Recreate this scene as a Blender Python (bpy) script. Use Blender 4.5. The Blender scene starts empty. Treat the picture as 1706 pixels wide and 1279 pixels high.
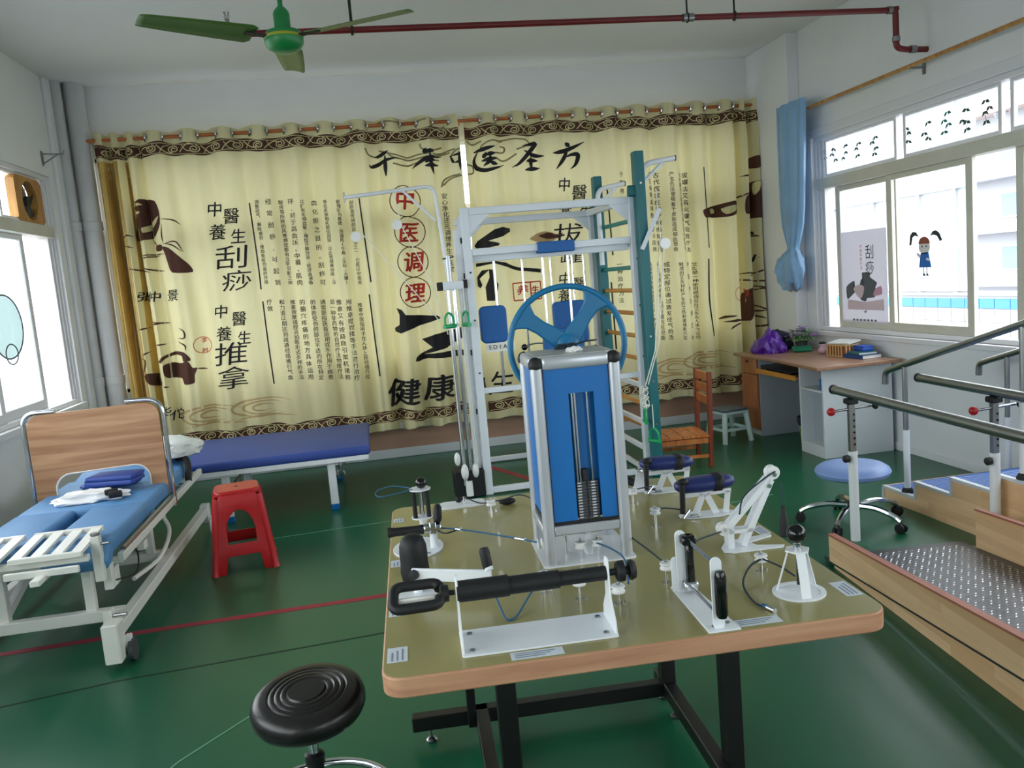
import bpy, bmesh, math, random
from mathutils import Vector, Matrix, Euler
random.seed(7)
R = math.radians
PI = math.pi
SC = bpy.context.scene
COL = SC.collection

# ------------------------------------------------------------------ camera
def cam_matrix(loc, yaw, pitch, roll):
    cy, sy, ct, st = math.cos(yaw), math.sin(yaw), math.cos(pitch), math.sin(pitch)
    fwd = Vector((sy*ct, cy*ct, -st)); r0 = Vector((cy, -sy, 0)); d0 = fwd.cross(r0)
    right = r0*math.cos(roll) + d0*math.sin(roll)
    down = d0*math.cos(roll) - r0*math.sin(roll)
    m = Matrix((right, -down, -fwd)).transposed().to_4x4()
    return Matrix.Translation(loc) @ m
cam = bpy.data.cameras.new('camera')
cam.sensor_fit = 'HORIZONTAL'; cam.sensor_width = 36; cam.lens = 1400/1706*36
cam.clip_start = .05; cam.clip_end = 300
camo = bpy.data.objects.new('camera', cam); COL.objects.link(camo)
camo.matrix_world = cam_matrix((0, 0, 1.55), R(9.32), R(7.09), R(4.93))
SC.camera = camo

# ------------------------------------------------------------------ world, light, exposure
w = bpy.data.worlds.new('overcast_sky'); SC.world = w; w.use_nodes = True
bg = w.node_tree.nodes['Background']
bg.inputs[0].default_value = (.93, .965, 1, 1); bg.inputs[1].default_value = 5.0
def portal(name, loc, rot, sx, sy):
    l = bpy.data.lights.new(name, 'AREA'); l.shape = 'RECTANGLE'; l.size = sx; l.size_y = sy
    l.cycles.is_portal = True
    o = bpy.data.objects.new(name, l); o.location = loc; o.rotation_euler = rot; COL.objects.link(o)
portal('daylight_portal_right', (4.02, 2.4, 1.7), (0, R(90), 0), 1.75, 9.4)
portal('daylight_portal_left', (-2.47, 2.35, 1.76), (0, R(-90), 0), 1.8, 9.9)
portal('daylight_portal_back', (.8, 8.0, 1.85), (R(-90), 0, 0), 6.0, 2.1)
portal('daylight_portal_front', (2.2, -3.1, 1.75), (R(90), 0, 0), 2.0, 1.7)
SC.view_settings.view_transform = 'Standard'; SC.view_settings.look = 'None'
SC.view_settings.exposure = 0.3; SC.view_settings.gamma = 1; SC.view_settings.use_curve_mapping = False
SC.cycles.max_bounces = 8; SC.cycles.diffuse_bounces = 5; SC.cycles.transparent_max_bounces = 12
SC.cycles.sample_clamp_indirect = 6; SC.cycles.use_denoising = True
SC.cycles.caustics_reflective = False; SC.cycles.caustics_refractive = False

# ------------------------------------------------------------------ materials
def lin(c):
    return tuple(((v/255/12.92) if v <= 10 else ((v/255+.055)/1.055)**2.4) for v in c) + (1,)
MATS = {}
def mat(name, col, rough=.5, metal=0, var=0, vscale=4, bump=0, bscale=60, stretch=(1, 1, 1), spec=.5, coat=0, sheen=0, trans=0):
    m = bpy.data.materials.new(name); m.use_nodes = True; nt = m.node_tree; N = nt.nodes; L = nt.links
    b = N['Principled BSDF']
    b.inputs['Base Color'].default_value = lin(col); b.inputs['Roughness'].default_value = rough
    b.inputs['Metallic'].default_value = metal; b.inputs['Specular IOR Level'].default_value = spec
    b.inputs['Coat Weight'].default_value = coat; b.inputs['Sheen Weight'].default_value = sheen
    if var or bump:
        tc = N.new('ShaderNodeTexCoord'); mp = N.new('ShaderNodeMapping'); mp.inputs['Scale'].default_value = stretch
        L.new(tc.outputs['Object'], mp.inputs['Vector'])
    if var:
        n = N.new('ShaderNodeTexNoise'); n.inputs['Scale'].default_value = vscale; n.inputs['Detail'].default_value = 5
        L.new(mp.outputs[0], n.inputs['Vector'])
        mr = N.new('ShaderNodeMapRange'); mr.inputs[1].default_value = .3; mr.inputs[2].default_value = .7
        mr.inputs[3].default_value = 1-var; mr.inputs[4].default_value = 1+var
        L.new(n.outputs[0], mr.inputs[0])
        mx = N.new('ShaderNodeMix'); mx.data_type = 'RGBA'; mx.blend_type = 'MULTIPLY'; mx.inputs[0].default_value = 1
        mx.inputs[6].default_value = lin(col); L.new(mr.outputs[0], mx.inputs[7]); L.new(mx.outputs[2], b.inputs['Base Color'])
    if bump:
        n2 = N.new('ShaderNodeTexNoise'); n2.inputs['Scale'].default_value = bscale; n2.inputs['Detail'].default_value = 3
        L.new(mp.outputs[0], n2.inputs['Vector'])
        bp = N.new('ShaderNodeBump'); bp.inputs['Strength'].default_value = bump; bp.inputs['Distance'].default_value = .01
        L.new(n2.outputs[0], bp.inputs['Height']); L.new(bp.outputs[0], b.inputs['Normal'])
    if trans:
        t = N.new('ShaderNodeBsdfTranslucent'); t.inputs[0].default_value = lin(col)
        ms = N.new('ShaderNodeMixShader'); ms.inputs[0].default_value = trans
        L.new(b.outputs[0], ms.inputs[1]); L.new(t.outputs[0], ms.inputs[2]); L.new(ms.outputs[0], N['Material Output'].inputs[0])
    MATS[name] = m
    return m
def wood(name, c1, c2, scale=1.0, axis=0, rough=.45, bands=14):
    m = bpy.data.materials.new(name); m.use_nodes = True; nt = m.node_tree; N = nt.nodes; L = nt.links
    b = N['Principled BSDF']; b.inputs['Roughness'].default_value = rough
    tc = N.new('ShaderNodeTexCoord'); mp = N.new('ShaderNodeMapping')
    s = [scale*bands]*3; s[axis] = scale*1.1
    mp.inputs['Scale'].default_value = s; L.new(tc.outputs['Object'], mp.inputs['Vector'])
    n = N.new('ShaderNodeTexNoise'); n.inputs['Scale'].default_value = 1; n.inputs['Detail'].default_value = 6; n.inputs['Distortion'].default_value = .6
    L.new(mp.outputs[0], n.inputs['Vector'])
    cr = N.new('ShaderNodeValToRGB'); e = cr.color_ramp.elements
    e[0].position = .34; e[0].color = lin(c2); e[1].position = .66; e[1].color = lin(c1)
    L.new(n.outputs[0], cr.inputs[0]); L.new(cr.outputs[0], b.inputs['Base Color'])
    MATS[name] = m
    return m
def glass(name, tint=(1, 1, 1), gloss=.06, milk=0, mcol=(240, 244, 250)):
    m = bpy.data.materials.new(name); m.use_nodes = True; nt = m.node_tree; N = nt.nodes; L = nt.links
    N.remove(N['Principled BSDF'])
    t = N.new('ShaderNodeBsdfTransparent'); t.inputs[0].default_value = (*tint, 1)
    g = N.new('ShaderNodeBsdfGlossy'); g.inputs['Roughness'].default_value = .02
    x = N.new('ShaderNodeMixShader'); x.inputs[0].default_value = gloss
    L.new(t.outputs[0], x.inputs[1]); L.new(g.outputs[0], x.inputs[2]); out = x
    if milk:
        tr = N.new('ShaderNodeBsdfTranslucent'); tr.inputs[0].default_value = lin(mcol)
        y = N.new('ShaderNodeMixShader'); y.inputs[0].default_value = milk
        L.new(x.outputs[0], y.inputs[1]); L.new(tr.outputs[0], y.inputs[2]); out = y
    L.new(out.outputs[0], N['Material Output'].inputs[0])
    MATS[name] = m
    return m

def ply(name, cols, lx=.42, lz=.042):
    m = bpy.data.materials.new(name); m.use_nodes = True; nt = m.node_tree; N = nt.nodes; L = nt.links
    b = N['Principled BSDF']; b.inputs['Roughness'].default_value = .5
    tc = N.new('ShaderNodeTexCoord'); sx = N.new('ShaderNodeSeparateXYZ'); cx = N.new('ShaderNodeCombineXYZ'); L.new(tc.outputs['Object'], sx.inputs[0])
    L.new(sx.outputs[1], cx.inputs[0]); L.new(sx.outputs[2], cx.inputs[1])
    br = N.new('ShaderNodeTexBrick'); br.inputs['Scale'].default_value = 1; br.inputs['Brick Width'].default_value = lx; br.inputs['Row Height'].default_value = lz; br.inputs['Mortar Size'].default_value = 0
    br.offset = .37; br.inputs['Color1'].default_value = lin(cols[0]); br.inputs['Color2'].default_value = lin(cols[1]); L.new(cx.outputs[0], br.inputs['Vector'])
    mp = N.new('ShaderNodeMapping'); mp.inputs['Scale'].default_value = (20, 1.5, 30); L.new(tc.outputs['Object'], mp.inputs[0])
    n = N.new('ShaderNodeTexNoise'); n.inputs['Scale'].default_value = 2; n.inputs['Detail'].default_value = 5; L.new(mp.outputs[0], n.inputs['Vector'])
    mr = N.new('ShaderNodeMapRange'); mr.inputs[3].default_value = .86; mr.inputs[4].default_value = 1.12; L.new(n.outputs[0], mr.inputs[0])
    mx = N.new('ShaderNodeMix'); mx.data_type = 'RGBA'; mx.blend_type = 'MULTIPLY'; mx.inputs[0].default_value = 1
    L.new(br.outputs[0], mx.inputs[6]); L.new(mr.outputs[0], mx.inputs[7]); L.new(mx.outputs[2], b.inputs['Base Color']); MATS[name] = m
ply('ply', ((234, 198, 154), (216, 176, 130)))
mat('wall', (226, 228, 230), .75, var=.03, vscale=1.5, bump=.05, bscale=30)
mat('ceiling', (226, 227, 228), .8, var=.03, vscale=.8)
mat('white_steel', (232, 236, 240), .35, var=.03, vscale=3)
mat('grey_steel', (190, 194, 200), .3, .45, var=.03, vscale=3)
mat('ivory_steel', (236, 235, 228), .35)
mat('chrome', (205, 208, 212), .14, 1)
mat('dull_metal', (150, 152, 152), .32, 1)
mat('alu', (190, 188, 180), .4, .6, var=.04)
mat('alu_olive', (204, 202, 190), .45, .1, var=.06)
mat('alu_white', (222, 222, 226), .4)
mat('black_rubber', (16, 16, 18), .6)
mat('black_gloss', (8, 8, 9), .12)
mat('black_steel', (9, 9, 10), .4)
mat('white_plastic', (238, 238, 238), .35)
mat('red_plastic', (178, 24, 30), .32, var=.08, vscale=5)
mat('blue_panel', (2, 104, 178), .42, var=.03, vscale=3)
mat('blue_wheel', (8, 106, 152), .42, var=.05, vscale=6)
mat('blue_pad', (16, 92, 162), .55, bump=.05, bscale=120)
mat('navy_vinyl', (28, 44, 108), .42, var=.06, vscale=5, bump=.08, bscale=40)
mat('bench_vinyl', (50, 76, 154), .5, var=.06, vscale=3, bump=.06, bscale=40)
mat('bed_vinyl', (88, 140, 190), .5, var=.05, vscale=4, bump=.06, bscale=40)
mat('stool_vinyl', (128, 156, 212), .45)
mat('teal_paint', (10, 102, 108), .45, var=.06, vscale=5)
mat('teal_rung', (34, 138, 130), .45)
wood('rung_wood', (214, 152, 62), (186, 116, 36), 2, 1)
wood('chair_wood', (206, 128, 66), (172, 88, 38), 2, 2)
wood('chair_wood_dark', (140, 62, 30), (100, 40, 20), 2, 2)
wood('ply_rim', (186, 118, 96), (160, 96, 78), 1, 1, .5)
wood('head_wood', (194, 150, 112), (158, 112, 78), 1.4, 0, .45, 16)
wood('edge_wood', (198, 152, 118), (170, 120, 92), 2, 0, .5)
wood('desk_top_wood', (158, 120, 94), (140, 102, 78), 1, 1, .32)
wood('desk_door_wood', (182, 118, 76), (152, 92, 56), 2, 2, .4)
wood('fan_wood', (196, 146, 78), (160, 108, 50), 3, 2)
wood('rod_wood', (188, 110, 52), (160, 84, 34), 3, 0)
mat('table_olive', (150, 142, 90), .24, var=.03, vscale=2, coat=.15)
mat('label_paper', (206, 214, 222), .6, var=.05, vscale=80)
mat('ink_grey', (132, 142, 156), .7)
mat('green_plastic', (0, 160, 92), .35)
mat('fan_green', (26, 128, 66), .35, var=.06, vscale=6)
mat('fan_blade', (78, 112, 50), .42, var=.1, vscale=6, stretch=(1, 1, 1))
mat('sprinkler_red', (110, 24, 28), .4, var=.1, vscale=8)
mat('rope_blue', (44, 96, 130), .7)
mat('rope_dark', (22, 44, 56), .7)
mat('rope_white', (226, 226, 214), .7)
mat('ink_black', (22, 20, 26), .8)
mat('ink_brown', (78, 42, 30), .8)
mat('ink_cream', (214, 204, 150), .8)
mat('ink_red', (196, 52, 48), .8)
mat('ink_faint', (190, 160, 112), .8)
mat('ink_line', (140, 132, 92), .8)
mat('red_tape', (146, 36, 52), .6, var=.12, vscale=12)
# ------------------------------------------------------------------ builders
WM = {}
class B:
    """collects shapes (in the coordinates given) into one mesh"""
    def __init__(s): s.bm = bmesh.new()
    def _xf(s, vs, m):
        for v in vs: v.co = m @ v.co
    def box(s, c, d, rot=None, bev=0, seg=1):
        r = bmesh.ops.create_cube(s.bm, size=1); vs = r['verts']
        for v in vs: v.co = Vector((v.co.x*d[0], v.co.y*d[1], v.co.z*d[2]))
        if bev:
            es = list({e for v in vs for e in v.link_edges})
            rr = bmesh.ops.bevel(s.bm, geom=es, offset=bev, segments=seg, affect='EDGES', profile=.5, clamp_overlap=True)
            vs = list({v for f in rr['faces'] for v in f.verts} | {v for v in vs if v.is_valid})
        m = Matrix.Translation(c)
        if rot is not None: m = m @ (rot if isinstance(rot, Matrix) else Euler(rot).to_matrix().to_4x4())
        s._xf(vs, m); return s
    def bb(s, x0, x1, y0, y1, z0, z1, bev=0, seg=1):
        return s.box(((x0+x1)/2, (y0+y1)/2, (z0+z1)/2), (abs(x1-x0), abs(y1-y0), abs(z1-z0)), None, bev, seg)
    def tube(s, pts, r, n=10, caps=True, closed=False):
        pts = [Vector(p) for p in pts]; N = len(pts)
        rs = r if isinstance(r, (list, tuple)) else [r]*N
        T = []
        for i in range(N):
            a = pts[i-1] if (i > 0 or closed) else pts[i]
            b = pts[(i+1) % N] if (i < N-1 or closed) else pts[i]
            t = (b-a); T.append(t.normalized() if t.length > 1e-9 else Vector((0, 0, 1)))
        ref = Vector((0, 0, 1)) if abs(T[0].z) < .9 else Vector((1, 0, 0))
        x = ref.cross(T[0]).normalized(); rings = []
        for i in range(N):
            x = (x - T[i]*x.dot(T[i]))
            x = x.normalized() if x.length > 1e-6 else T[i].orthogonal().normalized()
            y = T[i].cross(x)
            k = 1
            if 0 < i < N-1:
                cb = (pts[i]-pts[i-1]).normalized().dot((pts[i+1]-pts[i]).normalized())
                k = 1/max(.55, math.sqrt(max(0, (1+cb)/2)))
            rings.append([s.bm.verts.new(pts[i] + (x*math.cos(2*PI*j/n) + y*math.sin(2*PI*j/n))*rs[i]) for j in range(n)])
        for i in range(N if closed else N-1):
            a, b = rings[i], rings[(i+1) % N]
            for j in range(n): s.bm.faces.new((a[j], a[(j+1) % n], b[(j+1) % n], b[j]))
        if caps and not closed:
            s.bm.faces.new(rings[0][::-1]); s.bm.faces.new(rings[-1])
        return s
    def cyl(s, p, q, r, r2=None, n=16): return s.tube([p, q], [r, r if r2 is None else r2], n)
    def lathe(s, prof, c=(0, 0, 0), axis=(0, 0, 1), n=24):
        """prof: list of (radius, height) along axis"""
        z = Vector(axis).normalized(); x = z.orthogonal().normalized(); y = z.cross(x); c = Vector(c); rings = []
        for r, h in prof:
            if r < 1e-6: rings.append([s.bm.verts.new(c+z*h)])
            else: rings.append([s.bm.verts.new(c + z*h + (x*math.cos(2*PI*j/n)+y*math.sin(2*PI*j/n))*r) for j in range(n)])
        for a, b in zip(rings, rings[1:]):
            for j in range(n):
                k = (j+1) % n
                if len(a) == 1 and len(b) == 1: continue
                if len(a) == 1: s.bm.faces.new((a[0], b[k], b[j]))
                elif len(b) == 1: s.bm.faces.new((a[j], a[k], b[0]))
                else: s.bm.faces.new((a[j], a[k], b[k], b[j]))
        for rg, fl in ((rings[0], True), (rings[-1], False)):
            if len(rg) > 2: s.bm.faces.new(rg[::-1] if fl else rg)
        return s
    def ball(s, c, r, n=16, sc=(1, 1, 1)):
        k = bmesh.ops.create_uvsphere(s.bm, u_segments=n, v_segments=max(6, n//2), radius=r)
        for v in k['verts']: v.co = Vector((v.co.x*sc[0], v.co.y*sc[1], v.co.z*sc[2])) + Vector(c)
        return s
    def prism(s, poly, depth, m=None):
        """poly in local xy extruded along +z by depth, then moved by matrix m"""
        m = m or Matrix()
        a = [s.bm.verts.new(m @ Vector((p[0], p[1], 0))) for p in poly]
        b = [s.bm.verts.new(m @ Vector((p[0], p[1], depth))) for p in poly]
        s.bm.faces.new(a[::-1]); s.bm.faces.new(b); n = len(poly)
        for i in range(n): s.bm.faces.new((a[i], a[(i+1) % n], b[(i+1) % n], b[i]))
        return s
    def face(s, pts):
        s.bm.faces.new([s.bm.verts.new(p) for p in pts]); return s
    def torus(s, c, R_, r, axis=(0, 0, 1), n=32, m=8):
        z = Vector(axis).normalized(); x = z.orthogonal().normalized(); y = z.cross(x); c = Vector(c)
        return s.tube([c+(x*math.cos(2*PI*i/n)+y*math.sin(2*PI*i/n))*R_ for i in range(n)], r, m, closed=True)
    def build(s, name, mt, parent=None, smooth=True, bev=0, seg=2, sub=0, weld=0, angle=40, solid=0):
        me = bpy.data.meshes.new(name)
        if weld: bmesh.ops.remove_doubles(s.bm, verts=s.bm.verts, dist=weld)
        bmesh.ops.recalc_face_normals(s.bm, faces=s.bm.faces)
        if parent is not None and parent.name in WM: s.bm.transform(WM[parent.name].inverted())
        s.bm.to_mesh(me); s.bm.free()
        for m_ in (mt if isinstance(mt, (list, tuple)) else [mt]): me.materials.append(MATS[m_])
        o = bpy.data.objects.new(name, me); COL.objects.link(o)
        if parent is not None:
            o.parent = parent
            if parent.name in WM: WM[o.name] = WM[parent.name]
        if smooth:
            for p in me.polygons: p.use_smooth = True
            if not sub: me.set_sharp_from_angle(angle=R(angle))
        if solid:
            md = o.modifiers.new('solid', 'SOLIDIFY'); md.thickness = solid; md.offset = 0
        if bev:
            md = o.modifiers.new('bevel', 'BEVEL'); md.width = bev; md.segments = seg; md.limit_method = 'ANGLE'; md.angle_limit = R(40)
        if sub:
            md = o.modifiers.new('sub', 'SUBSURF'); md.levels = sub; md.render_levels = sub
        return o
def _bar(s, p, q, wd, ht=None, up=(0, 0, 1), bev=0):
    p, q = Vector(p), Vector(q); d = q-p; L = d.length; z = d.normalized(); u = Vector(up); x = u.cross(z)
    if x.length < 1e-4: x = Vector((0, 1, 0)).cross(z)
    if x.length < 1e-4: x = Vector((1, 0, 0)).cross(z)
    x.normalize(); y = z.cross(x)
    m = Matrix((x, y, z)).transposed().to_4x4()
    return s.box((p+q)/2, (wd, ht or wd, L), m, bev)
B.bar = _bar
def tag(o, label=None, cat=None, group=None, kind=None):
    if label: o['label'] = label
    if cat: o['category'] = cat
    if group: o['group'] = group
    if kind: o['kind'] = kind
    return o
def thing(name, label, cat, loc=(0, 0, 0), rz=0, group=None):
    o = bpy.data.objects.new(name, None); COL.objects.link(o)
    o.empty_display_size = .1; o.location = loc; o.rotation_euler = (0, 0, rz)
    WM[o.name] = Matrix.Translation(loc) @ Matrix.Rotation(rz, 4, 'Z')
    return tag(o, label, cat, group)
def local(o):
    """build parts of o in its own coordinates from here on"""
    WM.pop(o.name, None); return o
def copy_tree(o, parent=None):
    c = o.copy(); COL.objects.link(c)
    if parent is not None: c.parent = parent
    for ch in list(o.children): copy_tree(ch, c)
    return c
def arc(c, r, a0, a1, n=8, ax=(1, 0, 0), ay=(0, 0, 1)):
    c, ax, ay = Vector(c), Vector(ax), Vector(ay)
    return [c + ax*(r*math.cos(a0+(a1-a0)*i/n)) + ay*(r*math.sin(a0+(a1-a0)*i/n)) for i in range(n+1)]
def fillet(pts, r, n=5):
    """round the corners of a polyline"""
    pts = [Vector(p) for p in pts]; out = [pts[0]]
    for a, b, c in zip(pts, pts[1:], pts[2:]):
        d1 = (a-b); d2 = (c-b); k = min(r, d1.length*.45, d2.length*.45)
        p, q = b+d1.normalized()*k, b+d2.normalized()*k
        for i in range(n+1):
            t = i/n; out.append(p*(1-t)**2 + b*2*t*(1-t) + q*t*t)
    return out+[pts[-1]]
def rrect(x0, x1, y0, y1, r, n=5):
    out = []
    for cx, cy, a in ((x1-r, y1-r, 0), (x0+r, y1-r, 90), (x0+r, y0+r, 180), (x1-r, y0+r, 270)):
        for i in range(n+1): out.append((cx+r*math.cos(R(a+90*i/n)), cy+r*math.sin(R(a+90*i/n))))
    return out
def spline(pts, n=6):
    """Catmull-Rom through the points"""
    P = [Vector(p) for p in pts]; P = [P[0]*2-P[1]]+P+[P[-1]*2-P[-2]]; out = []
    for i in range(1, len(P)-2):
        for k in range(n):
            t = k/n; a, b, c, d = P[i-1:i+3]
            out.append(.5*((2*b)+(c-a)*t+(2*a-5*b+4*c-d)*t*t+(3*b-a-3*c+d)*t**3))
    return out+[P[-2]]
def struct(o): o['kind'] = 'structure'; return o
# ------------------------------------------------------------------ the room
XL, XR, YB, YF, ZC = -2.35, 3.9, 7.8, -3.0, 3.45
mfl = mat('floor_green', (20, 88, 60), .3, var=.06, vscale=.7, spec=.38)
def floor_detail(m):
    """uneven polish of the vinyl"""
    N, L = m.node_tree.nodes, m.node_tree.links; b = N['Principled BSDF']
    tc = N.new('ShaderNodeTexCoord')
    b.inputs['Roughness'].default_value = .3
floor_detail(mfl)
struct(B().bb(XL-.15, XR+.15, YF-.15, YB+.2, -.1, 0).build('floor', 'floor_green', smooth=False))
struct(B().bb(XL-.15, XR+.15, YF-.15, YB+.2, ZC, ZC+.12).build('ceiling', 'ceiling', smooth=False))
def wall_with(name, fixed, a0, a1, holes, axis, inward):
    """wall slab along axis 'x' or 'y' with rectangular window holes (a0,a1,z0,z1)"""
    b = B(); cur = a0
    f0, f1 = fixed
    def slab(p, q, z0, z1):
        if q-p < 1e-4 or z1-z0 < 1e-4: return
        if axis == 'x': b.bb(p, q, f0, f1, z0, z1)
        else: b.bb(f0, f1, p, q, z0, z1)
    for h0, h1, z0, z1 in sorted(holes):
        slab(cur, h0, 0, ZC); slab(h0, h1, 0, z0); slab(h0, h1, z1, ZC); cur = h1
    slab(cur, a1, 0, ZC)
    return struct(b.build(name, 'wall', smooth=False))
WR = (2.1, 6.83, .875, 2.52); WR2 = (-2.3, 1.7, .875, 2.52)
WL = (3.6, 7.3, .86, 2.66); WL2 = (-2.6, 3.0, .86, 2.66)
WB = (-2.14, 3.75, .85, 2.86)
wall_with('wall_right', (XR, XR+.15), YF, YB, [WR, WR2], 'y', -1)
wall_with('wall_left', (XL-.15, XL), YF, YB, [WL, WL2], 'y', 1)
wall_with('wall_front', (YF-.15, YF), XL-.15, XR+.15, [(1.2, 3.2, .9, 2.6)], 'x', 1)
wall_with('wall_back', (YB, YB+.15), XL-.15, XR+.15, [WB], 'x', -1)
mat('dado_brown', (172, 136, 118), .35, var=.08, vscale=3, stretch=(1, 1, 6))
mat('skirting', (206, 210, 216), .4)
struct(B().bb(XL, XR, YB-.03, YB, .085, .27).build('trim_1', 'dado_brown', smooth=False, bev=.003))
struct(B().bb(XL, XR, YB-.07, YB, .27, .335).build('trim_2', 'skirting', smooth=False, bev=.006))
struct(B().bb(XL, XR, YB-.045, YB, 0, .085).build('baseboard_back', 'skirting', smooth=False, bev=.006))
struct(B().bb(XR-.012, XR, YF, YB-.05, 0, .06).build('baseboard_right', 'wall', smooth=False, bev=.004))
struct(B().bb(XL, XL+.012, YF, YB-.05, 0, .06).build('baseboard_left', 'wall', smooth=False, bev=.004))
struct(B().bb(XR-.11, XR, 7.02, YB, 0, ZC).build('trim_3', 'wall', smooth=False, bev=.008))      # corner pillar
struct(B().bb(XL, XL+.03, 7.42, YB, 0, ZC).build('trim_4', 'wall', smooth=False, bev=.006))
struct(B().bb(XR-.035, XR+.12, WR[0]-.1, WR[1]+.22, WR[2]-.04, WR[2]).build('trim_5', 'alu_white', smooth=False, bev=.006))   # sills
struct(B().bb(XL-.12, XL+.03, WL[0]-.1, WL[1]+.02, WL[2]-.05, WL[2]).build('trim_6', 'wall', smooth=False, bev=.006))
struct(B().bb(XR-.02, XR, WR[0], WR[1]+.06, WR[3], WR[3]+.07).build('trim_7', 'alu_white', smooth=False, bev=.006))
struct(B().bb(XR-.02, XR, WR[1], WR[1]+.06, WR[2], WR[3]).build('trim_8', 'alu_white', smooth=False, bev=.006))

# floor tape and seams
def strip(name, pts, wd, mt, label, cat):
    b = B(); pts = [Vector((p[0], p[1], .0015)) for p in pts]; L = []; Rr = []
    for i, p in enumerate(pts):
        d = (pts[min(i+1, len(pts)-1)]-pts[max(i-1, 0)]).normalized(); nrm = Vector((-d.y, d.x, 0))*wd/2
        L.append(p+nrm); Rr.append(p-nrm)
    va = [b.bm.verts.new(p) for p in L]; vb = [b.bm.verts.new(p) for p in Rr]
    for i in range(len(pts)-1): b.bm.faces.new((va[i], va[i+1], vb[i+1], vb[i]))
    r = bmesh.ops.extrude_face_region(b.bm, geom=list(b.bm.faces))
    for v in [g for g in r['geom'] if isinstance(g, bmesh.types.BMVert)]: v.co.z -= .0012
    return tag(b.build(name, mt, smooth=False), label, cat)
strip('floor_tape', [(-2.3, 4.12), (-1.87, 4.17), (-1.2, 4.2), (-.07, 4.22), (2.0, 4.26)], .05, 'red_tape', 'long straight red tape line stuck across the green floor', 'floor tape')
strip('floor_tape', [(.86, 6.95), (1.0, 6.6), (1.1, 6.33), (1.2, 6.0), (1.26, 5.6)], .06, 'red_tape', 'short red tape line on the floor inside the white frame', 'floor tape')
mat('seam', (14, 44, 32), .5); mat('chalk', (110, 160, 132), .6)
for nm, pts, wd, mt, lb in (('floor_seam', [(-2.3, 3.45), (-1.2, 3.66), (-.4, 3.72), (0, 3.75)], .012, 'seam', 'dark open seam in the green vinyl left of the table'),
        ('floor_seam', [(-.95, 5.55), (-.2, 5.6), (1, 5.65)], .006, 'chalk', 'pale thin seam in the vinyl behind the red stool'),
        ('floor_scratch', [(-.95, 2.62), (-.8, 2.9), (-.55, 3.2)], .006, 'chalk', 'thin pale scratch on the floor left of the black stool'),
        ('floor_scratch', [(1.95, 4.95), (2.5, 5.05)], .01, 'chalk', 'pale scuff on the floor in front of the wooden chair')):
    strip(nm, pts, wd, mt, lb, 'floor mark')

# ------------------------------------------------------------------ windows
glass('pane', (.97, .985, .98), .05)
glass('pane_frost', (.9, .94, .95), .04, .35)
def window(name, horiz, fx, holes, mid, sashes, tops, am, side):
    """horiz 'x'/'y': along-wall axis; fx: frame plane; am: frame material; sashes/tops: lists of (a0,a1) below and above the rail"""
    a0, a1, z0, z1 = holes
    root = thing(name, None, None); struct(root); local(root)
    def bx(b, p, q, d0, d1, zz0, zz1, bev=.003):
        if horiz == 'y': b.bb(fx+d0*side, fx+d1*side, p, q, zz0, zz1, bev)
        else: b.bb(p, q, fx+d0*side, fx+d1*side, zz0, zz1, bev)
    f = B(); t = .035
    bx(f, a0, a1, 0, .1, z0, z0+t); bx(f, a0, a1, 0, .1, z1-t, z1); bx(f, a0, a0+t, 0, .1, z0, z1)
    for k in range(3): bx(f, a1-t*(k+1)+.004, a1-t*k, .012*k, .1, z0+t, z1-t)
    f.build('frame', 'alu_white', root, False)
    r = B(); bx(r, a0+t, a1-t, -.012, .1, mid-.045, mid+.045); r.build('transom_rail', am, root, False)
    panes = []
    for i, (p, q) in enumerate(sashes):
        d = .02 if i % 2 else .055; s = B(); e = .065
        bx(s, p, p+e, d, d+.03, z0+t, mid-.045); bx(s, q-e, q, d, d+.03, z0+t, mid-.045)
        bx(s, p+e, q-e, d, d+.03, z0+t, z0+t+.065); bx(s, p+e, q-e, d, d+.03, mid-.045-.04, mid-.045)
        so = s.build('sash', am if side > 0 and horiz == 'y' else 'alu_white', root, False)
        g = B(); bx(g, p+e, q-e, d+.012, d+.016, z0+t+.065, mid-.085, 0); panes.append(g.build('pane', 'pane', so, False))
    for i, (p, q) in enumerate(tops):
        s = B(); e = .03
        bx(s, p, p+e, .03, .06, mid+.045, z1-t); bx(s, q-e, q, .03, .06, mid+.045, z1-t)
        bx(s, p+e, q-e, .03, .06, mid+.045, mid+.075); bx(s, p+e, q-e, .03, .06, z1-t-.02, z1-t)
        so = s.build('transom_sash', 'alu_white', root, False)
        g = B(); bx(g, p+e, q-e, .042, .046, mid+.075, z1-t-.02, 0); panes.append(g.build('pane', 'pane', so, False))
    return root, panes
w1, w1p = window('window_1', 'y', XR+.01, WR, 2.125, [(5.8, 6.62), (4.95, 5.87), (3.6, 4.62), (2.3, 3.5)], [(5.74, 6.72), (4.7, 5.66), (3.7, 4.63), (2.3, 3.6)], 'alu_olive', 1)
w2, w2p = window('window_2', 'y', XL-.02, WL, 2.22, [(5.9, 6.78), (4.9, 5.95), (3.8, 4.8)], [(6.4, 7.15), (4.9, 6.35), (3.7, 4.8)], 'alu_olive', -1)
w3, w3p = window('window_3', 'x', YB+.02, WB, 2.2, [(-2.05, -.7), (-.75, .8), (.75, 2.2), (2.15, 3.65)], [(-2.05, -.7), (-.68, .8), (.82, 2.2), (2.22, 3.65)], 'alu_white', 1)
for nm, f_, W, sd in (('window_4', XR+.01, WR2, 1), ('window_6', XL-.02, WL2, -1)):
    m_ = (W[0]+W[1])/2
    window(nm, 'y', f_, W, 2.15, [(W[0]+.05, m_), (m_, W[1]-.12)], [(W[0]+.05, m_), (m_, W[1]-.12)], 'alu_olive', sd)

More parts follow.
